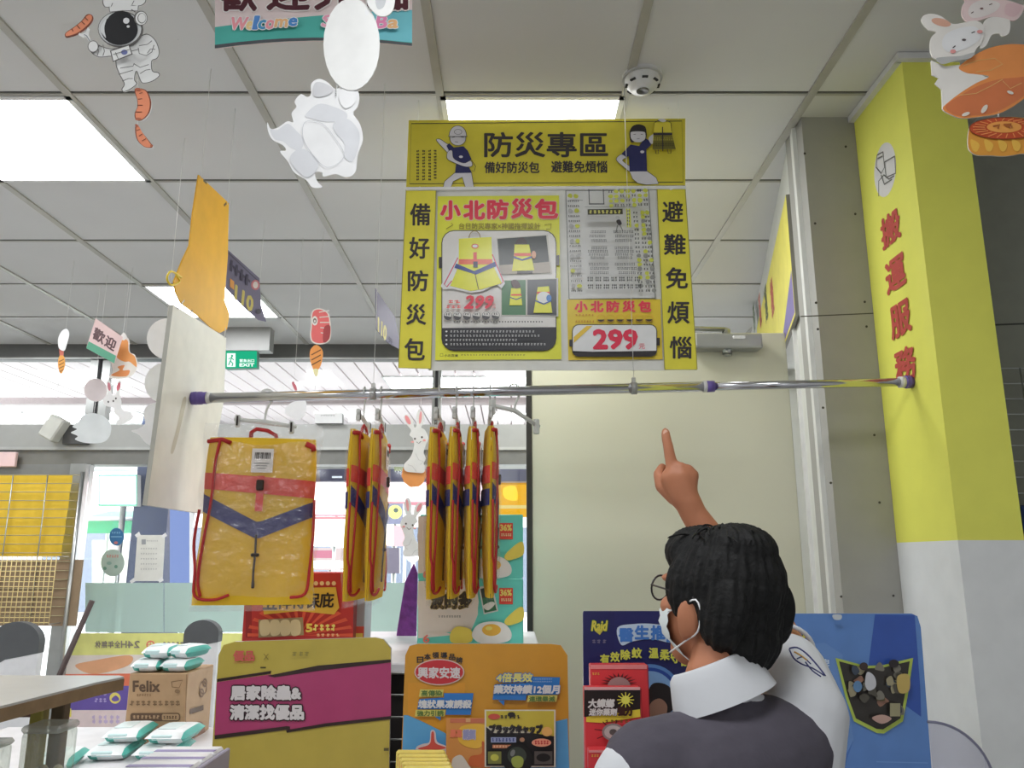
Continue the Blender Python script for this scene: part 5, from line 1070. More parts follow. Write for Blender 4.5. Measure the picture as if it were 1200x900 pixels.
b.poly(DB, [(222, 831), (238, 826), (238, 832), (222, 837)]).smooth((124, 92, 74), [(225, 850), (236, 846), (240, 862), (230, 868)])
b.build('side_print', t)
def pack(x, y, z, lab, rz=0, w=.115, d=.16, h=.048):
    t = thing('wipe_pack', lab, 'packet', (x, y, z), 'white-green packs'); R = Matrix.Rotation(rz, 3, 'Z'); C = V((x, y, z))
    g = M(); vs, fs = [], []; nx, ny = 10, 10
    for sg in (1, -1):
        for j in range(ny + 1):
            for i in range(nx + 1):
                u, v = 2 * i / nx - 1, 2 * j / ny - 1; k = max(0, (1 - abs(u) ** 5) * (1 - abs(v) ** 5)) ** .5
                vs.append(C + R @ V((u * w / 2, v * d / 2, h / 2 + sg * h / 2 * k)))
    K = (nx + 1) * (ny + 1); W_, T_ = mat((200, 208, 206), .3), mat((60, 150, 138), .35)
    for sg in range(2):
        for j in range(ny):
            for i in range(nx):
                q = [sg * K + j * (nx + 1) + i, sg * K + j * (nx + 1) + i + 1, sg * K + (j + 1) * (nx + 1) + i + 1, sg * K + (j + 1) * (nx + 1) + i]
                fs.append(q if sg == 0 else q[::-1])
    o = len(g.v); g.add(vs, fs, W_, True)
    for n, f in enumerate(g.f):
        i = (n % (nx * ny)) % nx; j = (n % (nx * ny)) // nx
        if i >= nx - 1 or (n >= nx * ny and j < 2 and i < 3): g.mi[n] = g.m(T_)
    link('wrapper', g, t)
    g = M(); g.box(C + R @ V((-.01, -.01, h + .0006)), (w * .45, d * .5, .002), mat((190, 206, 208), .3), .0008, rot=rz); g.box(C + R @ V((-.012, -d * .44, h * .55)), (w * .5, .02, h * .35), mat((176, 200, 200), .35), .003, rot=rz); link('label', g, t)
zz = zt_ + .0006
for x, y, z, lab, rz, w_ in ((fx0 + .045, 3.08, zz, 'white-green pack lying at the front left on the brown carton', .05, .1), (fx0 + .155, 3.08, zz, 'white-green pack lying at the front right on the brown carton', -.04, .1), (fx0 + .068, 3.10, zz + .044, 'white-green pack, upper left on the brown carton', .1, .1), (fx0 + .172, 3.10, zz + .044, 'white-green pack, upper right on the brown carton', -.2, .075),
                             (-1.31, 2.84, .986, 'white-green pack, lower left before the brown carton', .1, .13), (-1.15, 2.84, .986, 'white-green pack, lower right before the brown carton', .05, .14), (-1.285, 2.88, 1.031, 'white-green pack, upper left before the brown carton', .12, .12), (-1.125, 2.86, 1.031, 'white-green pack, upper right before the brown carton', .04, .13), (-1.42, 2.70, .986, 'pale pack lying flat, left of the pack pile', .2, .12)):
    pack(x, y, z, lab, rz, w_, .16 if z > 1.1 else .2, .044)
# lilac-edged flat boxes in a tray
tz = 1.279; t = thing('tray', 'grey-lilac tray of upright white packs at the bottom', 'tray', (-.6, 1.4, tz - .16)); TY0, TY1 = 1.17, 1.605
LIL = mat((146, 142, 160), .45); xr_, xl_ = -.535, -.655
link('side', M().bb(xr_, xr_ + .008, TY0, TY1, tz - .16, tz - .004, LIL, .002), t); link('side', M().bb(xl_ - .008, xl_, TY0, TY1, tz - .16, tz - .03, LIL, .002), t); link('bottom', M().bb(xl_, xr_, TY0, TY1, tz - .16, tz - .15, LIL), t)
for k in range(8):
    y = TY0 + .002 + k * .054; g = M(); g.bb(xl_ + .003, xr_ - .002, y, y + .05, tz - .1495, tz, mat((204, 204, 208), .35), .004); g.bb(xl_ + .006, xr_ - .005, y + .004, y + .018, tz, tz + .0008, mat((134, 124, 164), .4))
    link('white_pack', g, None, 'upright white pack with lilac stripe in the tray, ' + ('nearest', 'second', 'third', 'fourth', 'fifth', 'sixth', 'seventh', 'rearmost')[k] + ' of eight', 'packet', 'upright packs in the tray')
t = thing('tray_stand', 'white stand below the tray of upright packs', 'stand', (-.6, 1.4, 0))
link('top', M().bb(xl_ - .02, xr_ + .02, TY0 - .01, TY1 + .01, tz - .185, tz - .161, SHW, .003), t)
for x, y in ((xl_, TY0 + .02), (xr_, TY0 + .02), (xl_, TY1 - .02), (xr_, TY1 - .02)): link('leg', M().bb(x - .012, x + .012, y - .012, y + .012, 0, tz - .185, STEEL), t)

# ------------------------------------------------------------------ by the shop front
def gate(lab, px, pyt, wpx, Y):
    c = P(px, pyt, Y); hw_ = wpx / 2 / F * (Y * 1.05); t = thing('security_gate', lab, 'security gate', (c.x, Y, 0), 'security gates')
    b = Board((c.x, Y - .03, 0), rough=.4)
    h = c.z; r = hw_
    out = [(-hw_, .02), (hw_, .02), (hw_, h - r * .8)] + [(hw_ * math.cos(k * PI / 16), h - r * .8 + r * .8 * math.sin(k * PI / 16)) for k in range(1, 16)] + [(-hw_, h - r * .8)]
    b.slab((196, 196, 198), None, .05, uv=out); link('panel', b.M, t)
    b = Board((c.x, Y - .0325, 0), rough=.5); b.slab((76, 78, 80), None, .055, uv=[(hw_ + .002, h - r * 1.2)] + [((hw_ + .003) * math.cos(k * PI / 16), h - r * .8 + (r * .8 + .004) * math.sin(k * PI / 16)) for k in range(0, 17)] + [(-hw_ - .002, h - r * 1.9), (-hw_ * .3, h - r * 1.45)])
    link('cap', b.M, t); link('foot', M().bb(c.x - hw_ - .03, c.x + hw_ + .03, Y - .1, Y + .1, 0, .025, mat((90, 92, 94), .5), .005), t)
gate('white security gate with dark cap at the left picture edge', 24, 729, 52, 4.4)
gate('white security gate with dark cap behind the brown carton', 240, 727, 36, 4.2)
q = P(108, 704, 3.9); q2 = P(76, 777, 3.9); d = (q2 - q); k = -q.z / d.z
link('pole', M().tube([q, q + d * k], .013, mat((62, 48, 46), .4), 10), None, 'thin dark pole leaning behind the white display stand', 'pole')
YG_ = YS - .008
def sticker(name, lab, cat, draw, Y=YG_): b = Board((0, Y, 0), rough=.5); draw(b); b.build(name, None, lab, cat)
FROST = clear((216, 234, 228), .02, .8, .3, 0, 30, .3, .7)
for i, (x0, x1, lab) in enumerate(((100, 191.5, 'pale green frosted film on the glass, left panel'), (192.5, 290, 'pale green frosted film on the glass, panel behind the front bag'), (291, 414, 'pale green frosted film on the glass behind the red carton'), (415, 497, 'pale green frosted film on the glass, panel right of the red carton'))):
    sticker('frosted_film', lab, 'window film', lambda b: b.slab(FROST, [(x0, 683 - .0 * i), (x1, 683), (x1, 741), (x0, 741)], .002))
def film(b):
    b.slab((218, 208, 118), [(88, 742), (290, 742), (290, 905), (60, 905)], .002)
    b.poly((206, 194, 186), [(78, 768), (290, 766), (290, 792), (72, 792)]).smooth((214, 150, 110), [(88, 780), (110, 774), (152, 768), (150, 780), (110, 790)]).poly((206, 106, 76), [(74, 790), (290, 788), (290, 804), (72, 804)])
    b.poly((96, 78, 150), [(70, 804), (290, 803), (290, 832), (68, 832)]).ell((206, 190, 90), 135, 818, 6.5, 6.5).smooth((96, 78, 150), [(131, 819), (136, 815), (140, 820), (134, 822)]).marks((160, 146, 190), 111, 810, 126, 816, 3, 5, .2, 1).marks((160, 146, 190), 111, 818, 126, 824, 3, 5, .2, 2)
    b.poly((206, 186, 186), [(66, 832), (290, 832), (290, 905), (60, 905)]).marks((180, 160, 190), 108, 838, 142, 850, 5, 10, .25, 4).poly((224, 196, 160), [(90, 862), (150, 848), (150, 853), (90, 868)]).rect((220, 190, 80), 78, 830, 84, 840)
    for i, ch in enumerate('24H全年無休'):
        x = 164 - i * 7.6; b.text((120, 112, 104), ch, 0, 0, 0, 0, .2, None, 1, 0, [(x, 751), (x - 6.4, 751), (x - 6.4, 759), (x, 759)])
    b.ell((206, 110, 92), 177, 755.5, 5, 5).ell((218, 200, 130), 177, 755.5, 3.4, 3.4).line((206, 110, 92), [(173, 755.5), (181, 755.5)], .8).line((206, 110, 92), [(177, 751), (177, 760)], .8).marks((120, 112, 104), 191, 752, 217, 757, 5, 5, .25, 6).rect((140, 120, 70), 190, 757, 218, 758.6)
sticker('window_film', 'yellow and purple window film with mirrored writing, behind the white stand', 'window film', film)
def notice(b):
    b.slab((198, 198, 192), [(161, 627), (193.5, 627), (190.5, 681), (157, 681)], .001)
    for p in ((161, 626), (192, 627), (188, 679), (155, 680)): b.poly((212, 212, 210), [(p[0] - 3, p[1] + 1), (p[0] + 2, p[1] - 3), (p[0] + 4, p[1] + 1), (p[0] - 1, p[1] + 4)])
    b.rect((140, 142, 146), 166, 632, 171, 638).marks((160, 160, 158), 172, 633, 186, 635, 6, 1.6, .25, 1)
    for k in range(5): b.marks((158, 158, 156), 165, 642 + k * 6, 185, 644 + k * 6, 7, 1.6, .3, k)
sticker('notice', 'white paper notice taped by its corners to the door glass', 'notice', notice)
sticker('round_sticker', 'small blue round sticker on the door glass left of the notice', 'sticker', lambda b: b.slab((46, 100, 146), ellpts(136.5, 629, 8.5, 10.5), .001).line((110, 160, 190), [(130, 629), (143, 629)], 1).marks((110, 160, 190), 131, 623, 142, 626, 4, 2.4, .3, 1).ell((180, 110, 110), 136, 636, 2.4, 1.6))
sticker('round_sticker', 'larger grey-green round sticker below the small blue one', 'sticker', lambda b: b.slab((150, 168, 160), ellpts(132, 659.5, 13.8, 16), .001).marks((176, 110, 104), 125, 650, 140, 654, 5, 3.6, .25, 1).ell((90, 130, 116), 123, 666, 2, 2).ell((90, 130, 116), 136, 664, 2, 2).ell((120, 150, 140), 128, 660, 3, 2))
sticker('sensor_box', 'small white sensor box on the door header', 'sensor', lambda b: b.slab((206, 208, 206), [(369, 485), (401, 484), (401, 496), (369, 496)], .05, (110, 110, 108)).marks((130, 132, 134), 376, 486, 393, 488, 6, 1.6, .3, 2), YS - .1)
t = thing('spotlight_box', 'slanted white box lamp on the door header at left', 'lamp', P(62, 505, YS - .1))
c = P(64, 502, YS - .14); link('housing', M().box(c, (.11, .1, .16), mat((176, 176, 168), .5), .01, rot=Matrix.Rotation(.5, 3, 'Y')), t); link('bracket', M().bb(c.x + .04, c.x + .2, YS - .1, YS - .04, c.z - .1, c.z + .03, mat((70, 70, 70), .5)), t)
# left bay: yellow cloth and wire rack inside the window
def cloth():
    g = M(); y0 = 5.15; p0, p1 = P(-30, 557, y0), P(74, 652, y0); vs, fs = [], []; n = 40
    for j in range(13):
        for i in range(n + 1): x = p0.x + (p1.x - p0.x) * i / n; z = p0.z + (p1.z - p0.z) * j / 12; vs.append((x + .01 * j / 12 * -1, y0 + .006 * math.sin(i * .9) * j / 12 + .004 * math.sin(j * 1.7), z))
    for j in range(12):
        for i in range(n): fs.append([j * (n + 1) + i, (j + 1) * (n + 1) + i, (j + 1) * (n + 1) + i + 1, j * (n + 1) + i + 1])
    g.add(vs, fs, mat((222, 170, 24), .6), True); return g
o = link('yellow_cloth', cloth(), None, 'yellow cloth hanging in the wire rack at the left window', 'cloth')
t = thing('wire_rack', 'tall silver wire rack with a basket in the left window', 'rack', (-3.5, 5.1, 0))
xL, xR = P(-40, 640, 5.1).x, P(84, 640, 5.1).x; g = M(); zt1, zb1 = P(40, 556, 5.1).z, P(40, 722, 5.1).z
for k in range(17): z = zt1 + (zb1 - zt1) * k / 16; g.tube([(xL, 5.13, z), (xR, 5.13, z)], .003, mat((150, 140, 110), .4, .3), 6)
for k in range(4): x = xL + (xR - xL) * k / 3; g.tube([(x, 5.127, zt1), (x, 5.127, zb1)], .004, STEEL, 6)
link('grid', g, t)
for x in (xL, xR): link('upright', M().tube([(x, 5.13, 0), (x, 5.13, zt1 + .02)], .014, STEEL, 10), t)
zc1 = P(40, 652, 5.0).z
g = M(); xq = P(62, 690, 5.0).x
for k in range(14): z = zc1 - k * .03; g.tube([(xL, 5.0, z), (xq, 5.0, z)], .003, mat((196, 176, 120), .4), 6)
for k in range(22): x = xL + (xq - xL) * k / 21; g.tube([(x, 5.0, zc1), (x, 5.0, zc1 - .4)], .003, mat((196, 176, 120), .4), 6)
for x in (xL, xq): g.tube([(x, 5.0, zc1), (x, 5.13, zc1)], .003, STEEL, 6); g.tube([(x, 5.0, zc1 - .4), (x, 5.13, zc1 - .4)], .003, STEEL, 6)
link('basket', g, t)
link('back_board', M().bb(xL, xq + .09, 5.135, 5.15, zc1 - .42, zc1 - .02, mat((132, 112, 88), .6)), t)
g = M(); q = P(8, 538, YS - .1); g.bb(q.x - .12, q.x + .05, YS - .09, YS - .06, q.z - .05, q.z + .05, mat((206, 176, 176), .5), .004); link('pink_box', g, None, 'small pale pink box on the header rail at far left', 'box')

# ------------------------------------------------------------------ outside: signs and shop fronts across the street
def litsign(name, lab, rect, Y, col, s, draw=None, th=.12, cat='sign', frame=(150, 150, 150)):
    b = Board((0, Y, 0)); b.slab(emit(col, s) if s else mat(col, .5), [(rect[0], rect[1]), (rect[2], rect[1]), (rect[2], rect[3]), (rect[0], rect[3])], th, frame)
    if draw: draw(b)
    return b
def post_for(t, x, Y, z1, r=.03): link('post', M().tube([(x, Y + .06, -.08), (x, Y + .06, z1)], r, STEEL, 10), t)
def outside(name, lab, cat, rect, Y, col, s, draw=None, posts=1, th=.1):
    b = litsign(name, lab, rect, Y, col, s, draw, th); c = P((rect[0] + rect[2]) / 2, rect[3], Y)
    t = thing(name, lab, cat, (c.x, Y, -.08)); link('panel', b.M, t)
    if posts: post_for(t, c.x, Y + th - .04, P(rect[0], rect[1], Y).z - .02)
    return t
outside('street_sign', 'bright white-green lit sign outside, left of the navy arcade pillar', 'sign', (116, 556, 160, 593), 8.1, (226, 255, 244), 2.2, lambda b: b.line(emit((120, 220, 180), 1), [(116, 557), (160, 557), (160, 592), (116, 592)], 2, True))
def awn():
    t = thing('awning', 'green awning outside below the lit white-green sign', 'awning', (P(135, 625, 8.7).x, 8.9, -.08))
    a0, a1 = P(114, 597, 9.0), P(156, 625, 8.6); g = M()
    g.add([(a0.x, 9.3, a0.z), (a1.x, 9.3, a0.z), (a1.x, 8.6, a1.z + .15), (a0.x, 8.6, a1.z + .15), (a0.x, 8.6, a1.z), (a1.x, 8.6, a1.z)], [[0, 3, 2, 1], [3, 4, 5, 2]], mat((56, 140, 100), .5)); link('canopy', g, t)
    g = M()
    for x in (a0.x, a1.x): g.tube([(x, 9.3, -.08), (x, 9.3, a0.z)], .025, ALU, 8)
    g.tube([(a0.x, 8.59, a1.z + .15), (a1.x, 8.59, a1.z + .15)], .02, WHITE, 8); link('frame', g, t)
awn()
outside('street_banner', 'tall pale blue banner outside, right of the taped notice', 'banner', (199, 596, 222, 690), 7.6, (150, 170, 236), .72)
outside('street_board', 'tall beige board outside behind the round stickers', 'board', (108, 633, 151, 700), 9.6, (214, 200, 186), 0)
outside('street_sign', 'long blown-out white and pink lit shop sign across the street', 'sign', (340, 560, 446, 604), 14, (255, 236, 240), 3.0, lambda b: b.line(emit((255, 150, 170), 1.1), [(340, 560), (446, 560), (446, 604), (340, 604)], 2, True), 2)
outside('street_sign', 'white lit shop window panel below the pink-edged sign', 'sign', (340, 608, 440, 640), 13.3, (255, 250, 244), 3.0, lambda b: b.line(emit((255, 170, 180), 1.0), [(340, 607), (440, 607)], 3))
outside('street_sign', 'pink stripe sign low across the street behind the red carton', 'sign', (330, 642, 440, 668), 13.8, (240, 216, 218), 1.0, lambda b: b.poly(emit((240, 150, 176), .9), rrect(362, 645, 392, 654, 4)).rect(emit((255, 250, 250), 2), 362, 657, 408, 666), 1)
outside('street_sign', 'bright white and pink lit sign behind the rabbit card mobile', 'sign', (447, 568, 503, 592), 14, (255, 232, 238), 2.4, lambda b: b.rect(emit((255, 170, 186), .9), 447, 588, 503, 592))
outside('street_sign', 'dark sign with a yellow-green round mark, right of the edge-on pair', 'sign', (452, 590, 472, 614), 12, (84, 84, 104), 0, lambda b: b.ell((190, 190, 70), 463, 600, 8, 8).ell((50, 60, 60), 464, 598, 3, 3))
outside('street_sign', 'pink-white lit box sign outside left of the lower rabbit card', 'sign', (447, 616, 474, 640), 11, (255, 196, 206), 1.3, lambda b: b.rect(emit((255, 246, 246), 2.4), 447, 616, 461, 639))
outside('street_board', 'dark grey panel outside below the pink-white box sign', 'board', (452, 642, 468, 672), 10.6, (90, 82, 96), 0)
t = thing('street_lamp', 'round glaring white street lamp behind the lower rabbit card', 'lamp', (P(484, 651, 9.4).x, 9.4, -.08))
c = P(484, 651, 9.4); link('globe', M().ball(c, .075, emit((255, 255, 255), 6)), t); link('post', M().tube([(c.x, 9.45, -.08), (c.x, 9.45, c.z)], .025, ALU, 10), t)
t = thing('shutter_box', 'dark navy shutter housing across the arcade front', 'shutter', (P(440, 545, 9.0).x, 9.0, 2.45))
zA, zB = P(440, 527, 9.0).z, P(440, 565, 9.0).z; g = M(); g.bb(P(224, 545, 9.0).x, P(625, 545, 9.0).x, 8.9, 9.08, zB, 2.6, mat((52, 50, 72), .35, noise=.2, nscale=3)); link('housing', g, t)
b = Board((0, 8.895, 0))
for x, y in ((395, 559), (388, 540), (400, 540), (598, 530), (376, 533)): b.rect((190, 196, 204), x - 6, y - 1.2, x + 6, y + 1.2)
b.rect((104, 112, 70), 462, 539, 474, 552); b.build('print', t)
for i, (lab, rect, Y, col, s) in enumerate((('yellow lit shop panel beyond the glass, right of the bag bunch', (572, 541, 640, 606), 9.8, (236, 172, 20), .95), )):
    outside('street_sign', lab, 'sign', rect, Y, col, s, lambda b: b.rect(emit((224, 200, 130), 1.0), 572, 592, 640, 596).rect(emit((214, 150, 20), .8), 572, 560, 640, 568).smooth(emit((255, 205, 40), 1.1), [(590, 572), (604, 570), (606, 586), (592, 584)]))
t = thing('shopfront', 'pale shop building across the street beyond the glass', 'building', (-4, 19, -.1))
link('facade', M().bb(-11, 4, 18, 19.5, -.08, 6.5, mat((216, 200, 200), .7)), t)
for k in range(6): g = M(); x = -10.3 + k * 2.3; g.bb(x, x + 1.7, 17.9, 18, .5, 2.3, mat((90, 96, 110), .15)); g.bb(x - .06, x + 1.76, 17.86, 17.9, 2.3, 2.4, WHITE); link('shop_window', g, t)
for k in range(2): link('fascia', M().bb(-11, 4, 17.7, 18, 2.8 + k * 1.6, 3.4 + k * 1.6, mat((226, 170, 176), .5)), t)
# ------------------------------------------------------------------ the man pointing up at the sign
SKIN = mat((166, 106, 74), .5, noise=.05, nscale=25, gain=1.35); HAIRM = mat((18, 16, 16), .62, noise=.3, nscale=60, bump=.5, gain=.9, spec=.22)
VEST = mat((74, 70, 80), .85, noise=.05, nscale=40, bump=.15, gain=1.3); POLO = mat((188, 190, 194), .8, noise=.02, gain=1.4)
def fuse(g, voxel, smooth=4, mt=None, deform=None):
    me = bpy.data.meshes.new('x'); me.from_pydata(g.v, [], g.f); me.update()
    o = bpy.data.objects.new('x', me); COL.objects.link(o)
    r = o.modifiers.new('r', 'REMESH'); r.mode = 'VOXEL'; r.voxel_size = voxel; r.use_smooth_shade = True
    s = o.modifiers.new('s', 'SMOOTH'); s.factor = .5; s.iterations = smooth
    dg = bpy.context.evaluated_depsgraph_get(); e = o.evaluated_get(dg); m2 = bpy.data.meshes.new_from_object(e)
    h = M(); vs = [v.co.copy() for v in m2.vertices]
    if deform: vs = [deform(v) for v in vs]
    h.add(vs, [list(p.vertices) for p in m2.polygons], mt, True)
    bpy.data.objects.remove(o); bpy.data.meshes.remove(me); bpy.data.meshes.remove(m2); return h
HC = P(844, 702, 1.31)                      # centre of the skull
YAW = math.radians(38)                      # turned to his left
RH = Matrix.Rotation(YAW, 3, 'Z') @ Matrix.Rotation(math.radians(6), 3, 'X')
def hd(x, y, z): return HC + RH @ V((x, y, z)) * .95
NK = P(846, 815, 1.275)
SR, SL = P(944, 838, 1.31), P(744, 903, 1.215)
EL, WR = P(908, 742, 1.54), P(813, 603, 1.55)
BY_ = math.atan2(SR.y - SL.y, SR.x - SL.x)
RB = Matrix.Rotation(BY_, 3, 'Z'); MID = (SR + SL) / 2; _x = (SR - SL).normalized(); _y = (RB @ V((0, 1, 0))); _z = _x.cross(_y); RT = Matrix((_x, _y, _z)).transposed()
def bd(x, y, z): q = RB @ V((x, y, 0)); return V((MID.x + q.x, MID.y + q.y, z))
man = thing('person', 'man in white polo and dark vest pointing up at the sign, seen from behind', 'person', (MID.x, MID.y, 0))
sk = None
g = M()
# skull and face
g.ball(hd(0, -.005, .02), (.074, .092, .082), sk, RH); g.ball(hd(0, .03, -.035), (.062, .062, .075), sk, RH); g.ball(hd(0, .055, -.09), (.036, .036, .028), sk, RH)
g.ball(hd(0, .07, -.05), (.04, .03, .035), sk, RH); g.cap(hd(0, .088, .012), .011, hd(0, .106, -.03), .014, sk); g.ball(hd(.02, .088, -.033), .010, sk); g.ball(hd(-.02, .088, -.033), .010, sk)
for sx in (-1, 1):
    g.ball(hd(sx * .036, .068, -.02), (.024, .022, .018), sk, RH); g.ball(hd(sx * .03, .08, .026), (.024, .012, .008), sk, RH)
    g.ball(hd(sx * .077, .002, -.028), (.009, .02, .031), sk, RH @ Matrix.Rotation(sx * -.35, 3, 'Z'), nu=14, nv=10); g.ball(hd(sx * .075, .01, -.052), (.007, .011, .012), sk, RH)
g.ball(hd(0, .092, -.066), (.022, .008, .006), sk, RH); g.ball(hd(0, .088, -.077), (.02, .008, .006), sk, RH)
# neck and trunk
g.cap(hd(0, -.025, -.05), .055, NK, .058, sk); g.cap(hd(-.01, -.02, -.08), .048, NK + V((0, 0, .02)), .055, sk)
zs_ = (SR.z + SL.z) / 2
g.ball(bd(0, 0, zs_ - .035), (.19, .085, .078), sk, RT); g.ball(bd(0, .01, zs_ - .2), (.16, .105, .18), sk, RB); g.ball(bd(0, .01, zs_ - .4), (.145, .1, .16), sk, RB); g.ball(bd(0, .0, zs_ - .53), (.165, .115, .13), sk, RB)
# legs
for sx in (-1, 1):
    hp, kn, an = bd(sx * .085, 0, .82), bd(sx * .1, .015, .46), bd(sx * .105, -.01, .09)
    g.cap(hp, .085, kn, .056, sk); g.cap(kn, .056, kn.lerp(an, .35) + RB @ V((0, -.012, 0)), .055, sk); g.cap(kn.lerp(an, .35), .052, an, .036, sk); g.cap(an + V((0, 0, -.045)), .034, an + RB @ V((0, .15, 0)) + V((0, 0, -.06)), .026, sk)
# left arm hanging
LE, LW_ = bd(-.26, .02, zs_ - .31), bd(-.25, .1, zs_ - .55)
g.cap(SL + V((0, 0, -.03)), .044, LE, .038, sk); g.cap(LE, .04, LW_, .026, sk); g.cap(LW_, .026, LW_ + V((0, .02, -.07)), .032, sk)
for k in range(4):
    p0 = LW_ + V((0, -.015 + .016 * k, -.085)); g.cap(p0, .009, p0 + V((.004, .01, -.04)), .008, sk, 10); g.cap(p0 + V((.004, .01, -.04)), .008, p0 + V((.012, .012, -.07 + .006 * abs(k - 1.3))), .007, sk, 10)
g.cap(LW_ + V((.02, .03, -.03)), .011, LW_ + V((.03, .05, -.08)), .009, sk, 10)
# right arm raised
g.cap(SR, .054, EL, .042, sk); mid = EL.lerp(WR, .3); g.cap(EL, .042, mid, .041, sk); g.cap(mid, .041, EL.lerp(WR, .65), .033, sk); g.cap(EL.lerp(WR, .65), .033, WR, .0255, sk)
trunk = g
# right hand: back of the hand to us, index finger up
def H(px, py, Y): return P(px, py, Y)
g = M()
YH = 1.55
g.cap(WR, .0255, H(806, 588, YH), .026, sk); g.cap(H(807, 590, YH), .024, H(798, 560, YH), .024, sk); g.cap(H(800, 585, YH), .023, H(787, 560, YH), .021, sk); g.cap(H(803, 580, YH), .022, H(808, 558, YH), .018, sk)
kn = [H(788, 551, YH + .002), H(797, 549, YH - .004), H(806, 551.5, YH - .003), H(812.5, 557, YH + .003)]
for q, r in zip(kn, (.0135, .0135, .013, .0115)): g.ball(q, r, sk)
g.cap(kn[0], .0125, H(783.6, 526, YH + .004), .0108, sk, 14); g.cap(H(783.6, 526, YH + .004), .0108, H(780.5, 512, YH + .008), .0098, sk, 14); g.cap(H(780.5, 512, YH + .008), .0098, H(779.8, 506, YH + .01), .0088, sk, 14)
for q, dx, dz in ((kn[1], -.001, .008), (kn[2], -.003, .004), (kn[3], -.005, .0)):
    a_ = q + V((dx, .04, dz)); b2_ = a_ + V((dx * .5, .012, -.026)); c_ = b2_ + V((0, -.022, -.012))
    g.cap(q, .0118, a_, .0108, sk, 12); g.cap(a_, .0108, b2_, .0095, sk, 12); g.cap(b2_, .0095, c_, .0088, sk, 12)
t0 = H(791, 583, YH + .012); t1 = H(775.5, 570, YH + .024); t2 = H(771.8, 556, YH + .03); t3 = H(776, 548, YH + .044)
g.cap(t0, .0165, t1, .0135, sk, 14); g.cap(t1, .013, t2, .0112, sk, 14); g.cap(t2, .0112, t3, .0098, sk, 12)
hand = fuse(g, .0022, 3, SKIN)
for vs, fs in ((hand.v, hand.f),): trunk.add(vs, fs, sk)
body = fuse(trunk, .0042, 3, SKIN); link('body', body, man)
# fingernail of the index finger, seen edge on
g = M(); g.ball(H(780.2, 508, YH - .0005 + .004), (.0052, .0022, .0075), mat((190, 150, 130), .3)); link('fingernail', g, man)
# hair: cap with a cropped nape and strands
hg = M()
hg.ball(hd(0, -.012, .028), (.083, .096, .089), sk, RH); hg.ball(hd(0, -.046, -.012), (.072, .054, .076), sk, RH); hg.ball(hd(0, -.058, -.055), (.06, .042, .05), sk, RH); hg.ball(hd(0, .04, .07), (.066, .056, .045), sk, RH); hg.ball(hd(0, .058, .066), (.05, .024, .026), sk, RH)
hg.ball(hd(0, -.03, .085), (.06, .065, .04), sk, RH)
for sx in (-1, 1): hg.ball(hd(sx * .066, .02, .02), (.02, .035, .05), sk, RH); hg.cap(hd(sx * .076, .028, .0), .009, hd(sx * .075, .03, -.028), .005, sk); hg.ball(hd(sx * .062, -.05, -.01), (.024, .045, .06), sk, RH)
rh = random.Random(11)
def strand(v):
    l = RH.transposed() @ (v - HC); a = math.atan2(l.x, -l.y)
    k = .0014 * math.sin(a * 23 + l.z * 30) + .0012 * math.sin(a * 41 - l.z * 55 + 2)
    return v + (v - HC).normalized() * k
hair = fuse(hg, .0035, 3, HAIRM, strand)
for k in range(46):
    a = rh.uniform(-PI, PI); z = rh.uniform(.095, .116); rr = 1.0
    th = math.acos(max(-1, min(1, z / .118)))
    p0 = V((.083 * math.sin(th) * math.sin(a), -.012 - .104 * math.sin(th) * math.cos(a), .026 + .091 * math.cos(th)))
    if p0.z < -.02 and p0.y > -.02: continue
    dn = .5 * V((p0.x * .5 + rh.uniform(-.02, .02), (p0.y + .01) * .5 + rh.uniform(-.01, .01), -.045 - .02 * rh.random())) if z < .085 else V((rh.uniform(-.05, .05), rh.uniform(-.05, .03), .0))
    n_ = V((p0.x, p0.y + .012, p0.z - .026)).normalized()
    pts = [p0 + n_ * .0, p0 + dn * .3 + n_ * .004, p0 + dn * .65 + n_ * .001 , p0 + dn + n_ * (-.006)]
    if z > .112: pts = [p0, p0 + dn * .35 + n_ * .005, p0 + dn * .7 + n_ * .006, p0 + dn * 1.0 + n_ * .004]
    hair.tube([hd(*q) for q in catmull_open(pts, 3)], [.0016] * 9 + [.0004], HAIRM, 5)
link('hair', hair, man)
# glasses and mask
gl = M(); FM = mat((58, 54, 54), .3, .3)
for sx in (-1, 1):
    gl.tube([hd(sx * .034 + .024 * math.cos(k * PI / 10), .103 - .35 * abs(.024 * math.cos(k * PI / 10) * sx + .01) * .2, .006 + .021 * math.sin(k * PI / 10)) for k in range(20)], .0017, FM, 6, closed=True)
    gl.tube([hd(sx * .058, .1, .012), hd(sx * .076, .085, .014), hd(sx * .08, .03, .01), hd(sx * .081, -.012, .006), hd(sx * .08, -.02, -.006)], .0016, FM, 6)
gl.tube([hd(-.01, .104, .01), hd(0, .107, .013), hd(.01, .104, .01)], .0015, FM, 6)
go = link('glasses', gl, man)
for sx in (-1, 1):
    ln = M(); ln.add([hd(sx * .034 + .023 * math.cos(k * PI / 10), .1025, .006 + .02 * math.sin(k * PI / 10)) for k in range(20)], [list(range(20))], clear((245, 248, 250), .04))
    link('lens', ln, go)
mk = M(); vs, fs = [], []
for j in range(9):
    t_ = j / 8; z = -.022 - .075 * t_
    for i in range(17):
        s = (i / 8 - 1); x = s * .0705; y = .114 - .012 * (2 * t_ - .55) ** 2 * 1.5 - .064 * abs(s) ** 2.1 - (.018 * max(0, t_ - .6) / .4)
        vs.append(hd(x, y + (.004 if j % 2 else 0), z))
for j in range(8):
    for i in range(16): fs.append([j * 17 + i, j * 17 + i + 1, (j + 1) * 17 + i + 1, (j + 1) * 17 + i])
mk.add(vs, fs, mat((200, 208, 216), .8, gain=1.4), True)
mo = link('face_mask', mk, man)
